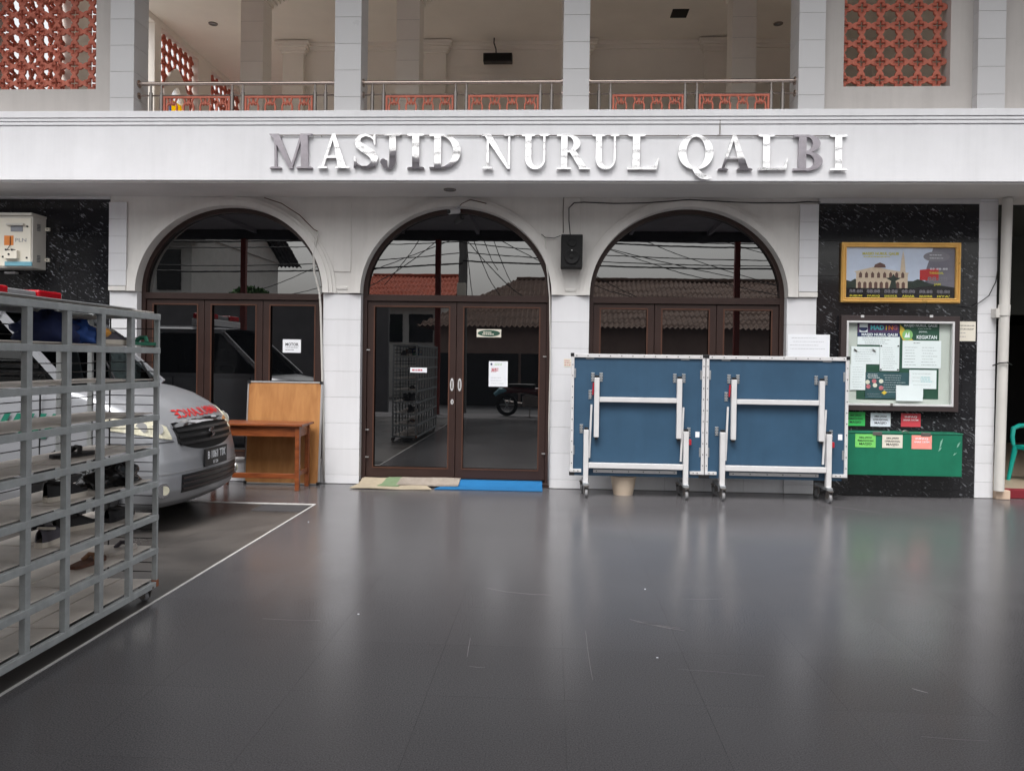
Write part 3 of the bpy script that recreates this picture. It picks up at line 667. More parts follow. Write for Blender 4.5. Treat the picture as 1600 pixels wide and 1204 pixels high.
glass('board_glass', (.98, 1, .99), .99, 1.22); bx('pane', bx0+.012, bx1-.012, -.066, -.062, bz0+.012, bz1-.012, 'board_glass', nb, 0)
for px in (1349, 1457): a, b = W(px, 494, -.1); bx('hanger', a-.018, a+.018, -.08, -.073, b-.012, b+.014, 'trim_white', nb, .002)
a, b = W(1394, 632, -.1); bx('lock', a-.012, a+.012, -.092, -.08, b-.014, b+.014, 'dull_steel', nb, .002)
def N(c): return (1320+c[0]/7.62, 490+c[1]/7.62, 1320+c[2]/7.62, 490+c[3]/7.62)
YP = -.0215
o, x0, x1, z0, z1, y = paper('poster', 'tall dark green poster with purple heading strip in left half of notice board', 'poster', N((150, 108, 642, 1025)), YP, 'print_green', 'sheets in the notice board')
w_ = x1-x0; h_ = z1-z0
bx('heading_strip', x0+.002, x1-.002, y-.0006, y, z1-.125*h_, z1-.002, 'print_purple', o, 0); bx('heading_strip', x0+.002, x1-.002, y-.0008, y-.0001, z1-.178*h_, z1-.127*h_, 'print_navy', o, 0)
bx('logo_box', x0+.05*w_, x0+.24*w_, y-.0012, y-.0006, z1-.12*h_, z1-.012*h_, 'paper', o, 0)
G().poly(arc(x0+.14*w_, z1-.075*h_, .045, .028, 150, 390, 20), y-.0018, y-.0012).obj('crescent_mark', 'print_navy', o)
for i, (ch, mt) in enumerate(zip('MADING', ('print_cyan', 'print_cyan', 'print_cyan', 'print_yellow', 'print_orange', 'print_pink'))):
    text(ch, .068, mt, (x0+(.36+.105*i)*w_, y-.0015, z1-.062*h_), o, bold=.002)
text('MASJID NURUL QALBI', .04, 'paper', ((x0+x1)/2+.01, y-.0015, z1-.153*h_), o, width=w_*.84, bold=.001)
bx('text_panel', x0+.002, x1-.002, y-.0006, y, z1-.285*h_, z1-.18*h_, 'paper', o, 0); lines(o, x0+.05, x1-.05, z1-.28*h_, z1-.185*h_, y-.0008, 4, 'ink_grey', seed=1)
o, x0, x1, z0, z1, y = paper('poster', 'dark green poster with a yellow corner and pale round emblem in notice board', 'poster', N((647, 100, 1110, 1018)), YP, 'print_green', 'sheets in the notice board')
w_ = x1-x0; h_ = z1-z0
G().poly([(x0, z1-.02), (x0+.12*w_, z1-.08*h_), (x0+.2*w_, z1-.17*h_), (x0+.36*w_, z1-.235*h_), (x0+.1*w_, z1-.235*h_), (x0, z1-.14*h_)], y-.0006, y).obj('yellow_shape', 'print_yellow', o)
G().poly(arc(x0+.21*w_, z1-.165*h_, .058, .058, 0, 360, 28)[:-1], y-.0014, y-.0006).obj('round_emblem', 'print_lime', o)
G().poly([(x0+.13*w_, z1-.2*h_), (x0+.18*w_, z1-.13*h_), (x0+.21*w_, z1-.175*h_), (x0+.25*w_, z1-.12*h_), (x0+.27*w_, z1-.2*h_)], y-.002, y-.0014).obj('emblem_mark', 'paper', o)
text('MASJID NURUL QALBI', .036, 'paper', (x0+.53*w_, y-.001, z1-.045*h_), o, width=w_*.82, bold=.0008); text('JADWAL', .024, 'paper', (x0+.6*w_, y-.001, z1-.125*h_), o)
text('KEGIATAN', .055, 'paper', (x0+.69*w_, y-.001, z1-.195*h_), o, width=w_*.5, bold=.0012)
lines(o, x0+.2, x1-.05, z1-.09*h_, z1-.075*h_, y-.0006, 1, 'paper', .003, seed=3)
o, x0, x1, z0, z1, y = paper('notice_sheet', 'wide white timetable sheet taped below the yellow-cornered green poster', 'notice', N((688, 318, 1142, 652)), YP-.004, 'paper', 'sheets in the notice board')
lines(o, x0+.02, x0+.17, z0+.02, z1-.06, y, 7, 'ink_grey', seed=4); lines(o, x0+.2, x1-.03, z0+.02, z1-.06, y, 7, 'ink_grey', seed=5); lines(o, x0+.11, x0+.22, z1-.04, z1-.015, y, 1, 'ink', .006, seed=6)
for nm, lab, r, ln, sd_ in (('notice_sheet', 'white sheet with two dark corner marks on the left of the notice board', (78, 388, 412, 602), 6, 7), ('notice_sheet', 'upright white letter with corner magnets in middle of notice board', (420, 368, 645, 682), 10, 8),
                   ('notice_sheet', 'narrow white list at lower left edge of the notice board', (66, 598, 246, 908), 9, 9), ('notice_sheet', 'white sheet with pale blue stamp marks at lower right of notice board', (768, 668, 1088, 896), 4, 10)):
    o, x0, x1, z0, z1, y = paper(nm, lab, 'notice', N(r), YP-.003-.001*sd_/2, 'paper', 'sheets in the notice board'); lines(o, x0+.02, x1-.02, z0+.02, z1-.02, y, ln, 'ink_grey', .0025, seed=sd_)
    if sd_ == 10: lines(o, x0+.12, x1-.05, z0+.07, z1-.07, y-.0006, 3, 'print_cyan', .006, seed=11)
    if sd_ == 7:
        for q in (.03, .23): G().cyl((x0+q, y-.006, z1-.03), (x0+q+.03, y-.006, z1-.055), .007, 8).obj('peg', 'dull_steel', o)
    if sd_ == 8:
        for qx, qz in ((x0+.012, z1-.014), (x1-.014, z1-.014), (x0+.012, z0+.014), (x1-.014, z0+.014)): G().cyl((qx, y, qz), (qx, y-.004, qz), .009, 10).obj('magnet', 'ink', o)
o, x0, x1, z0, z1, y = paper('poster', 'small teal poster with round portraits at bottom of notice board', 'poster', N((246, 694, 762, 1012)), YP-.010, 'print_teal', 'sheets in the notice board')
w_ = x1-x0; h_ = z1-z0
for i, (u, v) in enumerate(((.36, .66), (.07, .45), (.22, .5), (.36, .4), (.05, .62), (.2, .66))):
    c = G().poly(arc(x0+u*w_, z0+v*h_, .024, .024, 0, 360, 18)[:-1], y-.0006-.0004*i, y).obj('portrait_disc', 'print_pink' if i % 2 else 'paper_cream', o)
G().poly([(x0+.37*w_, z0+.22*h_), (x0+.43*w_, z0+.14*h_), (x0+.5*w_, z0+.22*h_), (x0+.44*w_, z0+.3*h_)], y-.001, y).obj('yellow_diamond', 'print_yellow', o)
lines(o, x0+.02, x0+.16, z1-.07, z1-.015, y-.0004, 3, 'paper', .006, seed=12); lines(o, x0+.19, x1-.02, z0+.06, z1-.02, y-.0004, 8, 'paper', .003, seed=13); lines(o, x0+.02, x0+.2, z0+.01, z0+.06, y-.0004, 2, 'ink_grey', .004, seed=14)
# curled white sheet
x0, z1 = W(*N((612, 852, 925, 1040))[:2], -.04); x1, z0 = W(*N((612, 852, 925, 1040))[2:], -.04)
g = G().grid(lambda u, v: (x0+(x1-x0)*u+.012*math.sin(v*3)*(u > .5)*(u-.5), -.036-.014*abs(math.sin(u*3.0+.4))*(1-v*.4), z0+(z1-z0)*v), 12, 6)
g2 = G(); n = len(g.v); g2.v = g.v+[(a, b+.001, c) for a, b, c in g.v]; g2.f = g.f+[tuple(i+n for i in q[::-1]) for q in g.f]
tag(g2.obj('notice_sheet', 'paper', smooth='all'), 'curled white sheet overlapping the teal poster at bottom of notice board', 'notice', 'sheets in the notice board')
# cream notice right of the board, white sheet right of the arch, small labels
o, x0, x1, z0, z1, y = paper('notice_sheet', 'small cream notice taped on granite right of the glazed board', 'notice', (1493, 502, 1524, 533), -.0005, 'paper_cream')
text('MOTOR HARAP', .026, 'ink', ((x0+x1)/2, y, z1-.085), o, width=(x1-x0)*.8); lines(o, x0+.01, x1-.01, z1-.06, z1-.03, y, 1, 'ink', .006, seed=15); lines(o, x0+.01, x0+.13, z0+.03, z0+.11, y, 2, 'ink_grey', .006, seed=16)
o, x0, x1, z0, z1, y = paper('notice_sheet', 'faded white sheet on the pilaster just above the right blue table half', 'notice', (1231, 522, 1296, 562), -.012, 'paper'); lines(o, x0+.02, x1-.03, z0+.1, z1-.02, y, 4, 'ink_grey', .003, seed=17)
o, x0, x1, z0, z1, y = paper('sticker', 'small grey sticker on the pilaster left of the blue tables', 'sticker', (881, 560, 893, 573), -.002, 'paper_cream'); lines(o, x0+.005, x1-.005, z0+.01, z1-.01, y, 3, 'print_pink', .008, seed=18)
def Q(c): return (1320+c[0]/8.42, 630+c[1]/8.42, 1320+c[2]/8.42, 630+c[3]/8.42)
M('card_green', (60, 186, 92), .6); M('card_white', (222, 226, 236), .6); M('card_red', (206, 66, 78), .6); M('card_lime', (124, 214, 108), .6); M('card_cream', (228, 222, 208), .6); M('card_salmon', (238, 150, 138), .6)
for r, mt, lab, tx, Yc in (((15, 110, 264, 296), 'card_green', 'bright green card on granite above the lime card', ('AMAL JARIAH', 'PEMBANGUNAN', 'MASJID'), -.0005),
                   ((340, 124, 600, 306), 'card_white', 'bluish white card on granite between green and red cards', ('AMAL JARIAH', 'OPERASIONAL', 'MASJID'), -.0005),
                   ((740, 130, 996, 310), 'card_red', 'red card on granite above the green box', ('INFAQ', 'ANAK YATIM', ''), -.0005),
                   ((138, 400, 404, 580), 'card_lime', 'lime green card on the left of the green box', ('AMAL JARIAH', 'PEMBANGUNAN', 'MASJID'), -.2),
                   ((494, 410, 758, 588), 'card_cream', 'cream white card on the middle of the green box', ('AMAL JARIAH', 'OPERASIONAL', 'MASJID'), -.2),
                   ((880, 416, 1142, 602), 'card_salmon', 'faded salmon card on the right of the green box', ('INFAQ', 'ANAK YATIM', ''), -.2)):
    o, x0, x1, z0, z1, y = paper('donation_card', lab, 'card', Q(r), Yc-.002, mt, 'donation cards'); w_ = x1-x0; h_ = z1-z0
    ink = 'paper' if mt in ('card_red', 'card_salmon') else 'ink'
    for k, t_ in enumerate(tx):
        if t_: text(t_, (.026, .026, .034)[k], ink, ((x0+x1)/2, y, z1-h_*(.26, .5, .74)[k]), o, width=w_*(.62, .76, .6)[k], bold=.0004)
M('scrape', (120, 170, 150), .6)
# green donation box hung on the granite
a0, b1 = W(1324, 676, -.2); a1, b0 = W(1503, 745, -.2)
db = thing('donation_box', 'long green painted donation box under the notice board', 'box', ((a0+a1)/2, -.1, b0))
G().box(a0, a1, -.2, -.002, b0, b1).obj('body', 'green_paint', db, bevel=.006)
bx('lid', a0-.006, a1+.006, -.206, -.003, b1, b1+.014, 'green_paint', db, .004)
for q in (.26, .68): bx('hasp', a0+q*(a1-a0)-.05, a0+q*(a1-a0)+.05, -.209, -.2, b1-.02, b1+.02, 'dull_steel', db, .003)
G().tube([(a0+.5*(a1-a0)+.035*math.cos(rad(q)), -.21, b1+.012+.025*math.sin(rad(q))) for q in range(0, 181, 20)], .004, 6).obj('pull_ring', 'dull_steel', db)
for (u, v, s_) in ((.8, .82, .07), (.95, .78, .04), (.79, .66, .03), (.92, .55, .02)):
    G().poly([(a0+u*(a1-a0), b0+v*(b1-b0)-s_), (a0+u*(a1-a0)+.018, b0+v*(b1-b0)-s_*.6), (a0+u*(a1-a0)+.04, b0+v*(b1-b0)+s_*.6), (a0+u*(a1-a0)+.012, b0+v*(b1-b0)+s_*.1)], -.2012, -.2).obj('paint_scrape', 'scrape', db)
# gold framed prayer-time clock
gx0, gz1 = W(1316, 378, -.05); gx1, gz0 = W(1501, 474, -.05)
gc = thing('prayer_clock', 'gold framed picture clock with rows of unlit digits on black granite', 'clock', ((gx0+gx1)/2, 0, gz0))
frame('gold_frame', gx0, gx1, gz0, gz1, .055, -.045, -.003, 'gold', gc, .006); frame('gold_bead', gx0+.012, gx1-.012, gz0+.012, gz1-.012, .014, -.056, -.044, 'gold', gc, .004); frame('gold_bead', gx0+.04, gx1-.04, gz0+.04, gz1-.04, .01, -.053, -.044, 'gold', gc, .003)
m = M('print_sky', (206, 218, 238), .25, var=.12, ns=2.2)
M('print_cream', (214, 196, 172), .3, var=.1, ns=30); M('print_dark', (22, 20, 26), .25); M('print_tree', (38, 52, 44), .3, var=.4, ns=40); M('print_grey', (120, 118, 130), .3); M('digit_grey', (132, 130, 138), .4); M('print_red', (196, 40, 44), .3); M('print_gold', (214, 206, 60), .4); M('print_brown', (104, 74, 66), .3)
px0, px1, pz0, pz1 = gx0+.05, gx1-.05, gz0+.05, gz1-.05; pw, ph = px1-px0, pz1-pz0
pic = bx('picture', px0, px1, -.02, -.004, pz0, pz1, 'print_sky', gc, 0)
PC = lambda u, v: (px0+u*pw, pz0+v*ph)
def pp(name, pts, mat, k): G().poly([PC(u, v) for u, v in pts], -.0205-.0005*k, -.019).obj(name, mat, pic)
pp('grey_side', [(.72, 0), (1, 0), (1, 1), (.8, 1), (.74, .6)], 'print_grey', 1)
pp('red_glow', [(.68, .36), (.85, .36), (.85, .6), (.68, .56)], 'print_red', 2)
pp('printed_trees', [(0, .2), (0, .36), (.05, .33), (.09, .38), (.12, .34), (.62, .34), (.66, .38), (.7, .36), (.76, .3), (1, .22), (1, .1), (0, .1)], 'print_tree', 3)
pp('printed_building', [(.1, .2), (.1, .5), (.08, .52), (.27, .62), (.4, .56), (.58, .5), (.57, .46), (.57, .2)], 'print_cream', 4)
pp('printed_roof', [(.26, .6), (.27, .66), (.315, .7), (.36, .66), (.37, .6)], 'print_brown', 5)
pp('printed_minaret', [(.5, .5), (.51, .75), (.525, .93), (.54, .75), (.55, .5)], 'print_cream', 5)
for i in range(8): u = .125+.055*i; pp('printed_window', [(u, .4), (u, .48), (u+.014, .52), (u+.028, .48), (u+.028, .4)], 'print_brown', 6)
for i in range(9): u = .115+.05*i; pp('printed_arcade', [(u, .2), (u, .3), (u+.015, .33), (u+.03, .3), (u+.03, .2)], 'print_brown', 6)
pp('palm', [(.4, .18), (.42, .34), (.37, .4), (.42, .41), (.44, .48), (.46, .41), (.51, .4), (.46, .34), (.47, .18)], 'print_tree', 7)
pp('dark_band', [(0, 0), (1, 0), (1, .22), (.8, .26), (.6, .2), (0, .2)], 'print_dark', 8)
pp('oval_badge', [(.83+.12*math.cos(rad(q)), .82+.1*math.sin(rad(q))) for q in range(0, 360, 15)], 'digit_grey', 2)
lines(pic, *[PC(.75, 0)[0], PC(.92, 0)[0], PC(0, .76)[1], PC(0, .88)[1]], -.0222, 2, 'paper', .006, seed=20)
text('MASJID NURUL QALBI', .04, 'print_gold', (*[PC(.32, 0)[0]], -.0225, PC(0, .87)[1]), pic, width=pw*.33, bold=.001)
lines(pic, PC(.16, 0)[0], PC(.48, 0)[0], PC(0, .79)[1], PC(0, .83)[1], -.0215, 1, 'print_gold', .008, seed=21)
for i, t_ in enumerate(('SUBUH', 'SYURUQ', 'DHUHUR', 'ASHAR', 'MAGHRIB', "ISYA'")):
    u = .1+.159*i; text(t_, .03, 'print_gold', (PC(u, 0)[0], -.0255, PC(0, .045)[1]), pic, width=pw*.115, bold=.0008); text('88:88', .05, 'digit_grey', (PC(u, 0)[0], -.0255, PC(0, .135)[1]), pic, width=pw*.12, bold=.0008)
text('TANGGAL', .032, 'print_gold', (PC(.83, 0)[0], -.0225, PC(0, .5)[1]), pic, width=pw*.13, bold=.0008); text('88-88-88', .03, 'paper', (PC(.85, 0)[0], -.0225, PC(0, .58)[1]), pic, width=pw*.16)
text('88:88', .07, 'digit_grey', (PC(.84, 0)[0], -.0225, PC(0, .38)[1]), pic, width=pw*.18, bold=.001); text('JAM', .032, 'print_gold', (PC(.84, 0)[0], -.0245, PC(0, .28)[1]), pic, width=pw*.06, bold=.0008)
glass('clock_glass', (1, 1, 1), .97, 1.3); bx('pane', px0, px1, -.036, -.033, pz0, pz1, 'clock_glass', gc, 0)
# stickers on the glass
GF = .149
o, x0, x1, z0, z1, y = paper('window_sign', 'white parking notice on the left window pane above the wooden board', 'sign', (442, 530, 470, 551), GF, 'paper'); text('MOTOR', .05, 'ink', ((x0+x1)/2, y, z1-.06), o, width=(x1-x0)*.72, bold=.001); lines(o, x0+.02, x1-.03, z0+.02, z1-.08, y, 2, 'ink_grey', .008, seed=22)
o, x0, x1, z0, z1, y = paper('calligraphy_sticker', 'cream sticker with green calligraphy oval on the right door leaf', 'sticker', (745, 514, 783, 527), GF, 'paper_cream')
G().poly(arc((x0+x1)/2, (z0+z1)/2, (x1-x0)*.46, (z1-z0)*.4, 0, 360, 28)[:-1], y-.0006, y).obj('green_oval', 'print_green', o); lines(o, x0+.06, x1-.06, z0+.025, z1-.025, y-.0008, 2, 'paper_cream', .012, seed=23)
o, x0, x1, z0, z1, y = paper('notice_sheet', 'upright white notice with a small printed block on the right door leaf', 'notice', (764, 564, 793, 604), GF, 'paper')
G().poly(arc(x0+.03, z1-.035, .012, .012, 0, 360, 12)[:-1], y-.0005, y).obj('logo_dot', 'print_navy', o); lines(o, x0+.06, x1-.03, z1-.05, z1-.02, y, 2, 'print_lime', .005, seed=24); lines(o, x0+.02, x1-.02, z0+.02, z0+.12, y, 3, 'ink_grey', .003, seed=25); lines(o, x0+.025, x0+.12, z0+.17, z1-.08, y, 4, 'print_pink', .01, seed=26)
o, x0, x1, z0, z1, y = paper('sticker', 'narrow pale pink sticker on the left door leaf', 'sticker', (641, 574, 667, 582), GF, 'paper'); lines(o, x0+.01, x1-.01, z0+.01, z1-.01, y, 1, 'print_pink', .02, seed=27)

# ------------------------------------------------------------------ wall fittings
sx0, sz1 = W(877, 366, -.2); sx1, sz0 = W(910, 418, -.2)
sp = thing('wall_speaker', 'black box loudspeaker hung on the pier right of the door', 'loudspeaker', ((sx0+sx1)/2, -.1, sz0))
G().box(sx0, sx1, -.2, -.015, sz0, sz1).obj('cabinet', 'black_matt', sp, bevel=.008)
cxs = (sx0+sx1)/2
G().lathe([(0, -.214), (.02, -.21), (.03, -.203), (.075, -.216), (.083, -.212), (.085, -.2)], (cxs, 0, sz0+.12), 28, 'y').obj('woofer_cone', 'black_matt', sp, smooth=True)
G().lathe([(0, -.209), (.03, -.205), (.045, -.212), (.05, -.2)], (cxs, 0, sz1-.09), 24, 'y').obj('tweeter', 'black_matt', sp, smooth=True)
G().cyl((cxs, -.216, sz0+.19), (cxs, -.2, sz0+.19), .007, 8).obj('badge', 'trim_white', sp); G().box(cxs-.04, cxs+.04, -.016, -.0125, sz0+.1, sz1-.1).obj('bracket', 'dull_steel', sp)
cx_, cz_ = W(710, 330, -.09)
cc = thing('security_camera', 'small white security camera above the door arch', 'camera', (cx_, -.03, cz_))
G().tube([(cx_+.05, -.03, cz_+.065), (cx_+.05, -.06, cz_+.065), (cx_-.01, -.09, cz_+.02)], .008, 8).obj('arm', 'trim_white', cc, smooth=True); G().cyl((cx_+.05, -.03, cz_+.065), (cx_+.05, -.045, cz_+.065), .03).obj('mount', 'trim_white', cc, smooth=True)
G().cyl((cx_+.04, -.05, cz_+.012), (cx_-.05, -.17, cz_-.02), .032, 18).obj('housing', 'trim_white', cc, smooth=True); G().cyl((cx_-.05, -.17, cz_-.02), (cx_-.056, -.178, cz_-.022), .024, 18).obj('lens', 'black_plastic', cc, smooth=True)
def cable(name, label, pts, r, mat, group='wall cables', n=6): return tag(G().tube(pts, r, n).obj(name, mat, smooth='all'), label, 'cable', group)
def WP(pts, Y=-.012): return [(W(a, b, (c[0] if c else Y))[0], (c[0] if c else Y), W(a, b, (c[0] if c else Y))[1]) for a, b, *c in pts]
cable('cable', 'black cable looping from the loudspeaker along the soffit edge to the right', WP([(891, 367, -.1), (889, 345, -.05), (889, 325, -.03), (897, 317), (912, 316), (960, 318), (1010, 317, -.035), (1077, 312, -.035), (1150, 316, -.035), (1180, 317), (1240, 317), (1262, 315), (1282, 316, -.04)], -.014), .006, 'wire_black')
cable('cable', 'thin grey cable rising from the loudspeaker pier to the soffit', WP([(880, 364), (880, 330), (881, 306), (880, 300, -.2), (883, 284, -.68)], -.012), .006, 'dull_steel')
cable('cable', 'thin dark cable sagging left of the loudspeaker', WP([(876, 368), (866, 372), (852, 371), (846, 366)], -.035), .005, 'wire_black')
cable('conduit', 'white conduit bent around the right side of the left arch down to floor', WP([(497, 362, -.04), (493, 380, -.04), (490, 400, -.04), (491, 425, -.035), (499, 455, -.02), (501, 480, -.02), (503, 560, -.02), (505, 650, -.02), (506, 752, -.02)]), .013, 'pvc')
cable('cable', 'brown cable following the left arch moulding', WP([(413, 309), (440, 318), (468, 336), (490, 358), (497, 362)], -.036), .006, 'brown_metal')
cable('conduit', 'slim white conduit beside the right door jamb down to floor', WP([(852, 372), (852, 400), (856, 430), (859, 465), (860, 560), (858, 650), (857, 758)], -.034), .009, 'pvc')
cable('cable', 'thin brown cable along the top of the door arch to the camera', WP([(760, 318), (735, 312), (722, 318), (716, 324)], -.05), .005, 'brown_metal')
cable('cable', 'thin dark cable across the first tiled pier at impost height', WP([(498, 458), (505, 457.5), (535, 458.5), (563, 459.5), (575, 460.5)], -.008), .004, 'wire_black')
cable('cable', 'black loose cable curving down beside the gold clock to the pillar', WP([(1502, 478), (1520, 480), (1545, 462), (1556, 440), (1560, 415), (1560, 370)], -.03), .005, 'wire_black')
cable('cable_tie', 'black tie twisted round the white downpipe', WP([(1551, 571, -.06), (1562, 567, -.13), (1574, 566, -.16), (1581, 570, -.13)]), .007, 'wire_black', None)
p0 = W(1574, 330, -.08)[0]; p1 = W(1561, 768, -.08)[0]
dp = thing('downpipe', 'white plastic downpipe in front of the right end pillar', 'pipe', (p1, -.08, .1))
G().tube([(p1, -.075, .1), ((p0+p1)/2, -.08, 1.7), (p0, -.08, ZT-.01)], .052, 20).obj('pipe', 'pvc', dp, smooth=True); G().tube([((p0+p1)/2-.003, -.08, 2.02), ((p0+p1)/2+.003, -.08, 2.14)], .06, 20).obj('coupling', 'pvc', dp, smooth=True)
bx('clip', p0-.11, p0-.045, -.1, -.002, 2.0, 2.1, 'pvc', dp, .004)
tag(G().cyl((W(1125, 200, -.76)[0], -.758, 3.81), (W(1125, 200, -.76)[0], -.758, 4.0), .006, 6).obj('conduit', 'dull_steel'), 'short grey conduit above the sign on the fascia', 'cable')
# meter box
ex0, ez1 = -6.75, 3.04; ex1, ez0 = -5.985, 2.44; YE = -.24
eb = thing('meter_box', 'ivory electricity meter box on black granite with orange sticker', 'meter box', ((ex0+ex1)/2, -.1, ez0))
G().box(ex0, ex1, YE, -.004, ez0, ez1).obj('case', 'box_ivory', eb, bevel=.006)
fx0, fx1 = ex0+.03, ex1-.0
bx('rain_hood', ex0-.006, ex1+.006, YE-.03, -.002, ez1, ez1+.03, 'box_ivory', eb, .005); bx('front_plate', -6.62, ex1-.015, YE-.012, YE, ez0+.02, ez1-.03, 'paper_cream', eb, .003)
ox = lambda c: W(c/8.89, 380, YE-.012)[0]; oz = lambda c: W(30, 320+c/8.89, YE-.012)[1]
bx('meter_window', ox(150), ox(318), YE-.018, YE-.012, oz(372), oz(292), 'ink_grey', eb, .002); bx('window_hood', ox(110), ox(345), YE-.05, YE-.012, oz(290), oz(262), 'box_ivory', eb, .003)
bx('orange_sticker', ox(58), ox(188), YE-.0135, YE-.012, oz(562), oz(428), 'orange', eb, 0); text('PLN', .06, 'ink_grey', (ox(290), YE-.0132, oz(492)), eb, width=.13)
bx('breaker_cover', ox(92), ox(272), YE-.06, YE-.012, oz(755), oz(638), 'paper_cream', eb, .004); bx('blue_window', ox(80), ox(455), YE-.03, YE-.0125, oz(850), oz(790), 'pale_blue', eb, .003)
G().tube([(ox(145), YE-.016, oz(440)), (ox(147), YE-.02, oz(560)), (ox(130), YE-.05, oz(632))], .004, 6).obj('cord', 'wire_black', eb)
for a, b in ((380, 300), (375, 735), (165, 695), (45, 722), (208, 632), (125, 632)): G().cyl((ox(a), YE-.068 if b in (695, 632) else YE-.02, oz(b)), (ox(a), YE-.01, oz(b)), .011, 10).obj('screw', 'black_plastic', eb)
for z in (ez0+.12, ez1-.12):
    bx('mounting_tab', ex1+.001, ex1+.05, -.03, -.004, z-.02, z+.02, 'paper_cream', eb, .002); bx('tab_hole', ex1+.022, ex1+.036, -.034, -.0302, z-.006, z+.006, 'black_matt', eb, 0)
    for k in range(5): bx('vent_louvre', ex1, ex1+.004, -.17, -.11, z-.04+.017*k, z-.03+.017*k, 'wheel_grey', eb, 0)
a, b = W(16, 426, -.05); tag(bx('white_tube', a-.07, a+.07, -.06, -.003, b-.012, b+.012, 'trim_white', None, .004), 'short white fitting on granite below the meter box', 'fitting')
# hanging wall fixtures upstairs
hx, hz = W(778, 92, YB-.25)
hb = thing('hanging_speaker', 'black bar loudspeaker hanging in the upper gallery behind the middle railing', 'loudspeaker', (hx, YB-.25, hz))
G().box(hx-.24, hx+.24, YB-.33, YB-.17, hz-.07, hz+.07).obj('cabinet', 'black_plastic', hb, bevel=.01); bx('grille', hx-.22, hx+.22, YB-.336, YB-.331, hz-.055, hz+.055, 'black_matt', hb, .002)
G().tube([(hx-.03, YB-.25, hz+.07), (hx-.035, YB-.25, hz+.16), (hx-.07, YB-.24, ZC-.1), (hx-.07, YB-.2, ZC-.002)], .012, 6).obj('hanger', 'wire_black', hb)
# ------------------------------------------------------------------ folded table-tennis halves
def caster(t, x, y, rz, r=.05):
    c, s_ = math.cos(rz), math.sin(rz)
    P_ = lambda a, b, z: (x+a*c-b*s_, y+a*s_+b*c, z)
    w1 = G(); w1.lathe([(0, -.016), (r*.55, -.016), (r*.62, -.013), (r*.94, -.014), (r, -.008), (r, .008), (r*.94, .014), (r*.62, .013), (r*.55, .016), (0, .016)], (0, 0, 0), 24, 'x')
    w1.v = [P_(a, b+.02, z+r) for a, b, z in w1.v]; wh = w1.obj('wheel', 'wheel_grey', t, smooth=True)
    h = G(); h.cyl(P_(-.02, .02, r), P_(.02, .02, r), r*.28, 12); h.obj('hub', 'trim_white', wh)
    f = G()
    for sg in (-1, 1): f.poly([P_(0, 0, 0)[:1]+(0,)][:0] or [(-.016, r-.008), (.05, r-.008), (.03, 2*r+.024), (-.03, 2*r+.024)], sg*.021-.002, sg*.021+.002, plane='yz')
    f.v = [P_(a, b+.01, z) for a, b, z in f.v]
    f.add(*(lambda g_: ([P_(a, b, z) for a, b, z in g_.v], g_.f))(G().box(-.026, .026, -.03, .04, 2*r+.02, 2*r+.032)))
    f.obj('caster_fork', 'dull_steel', t)
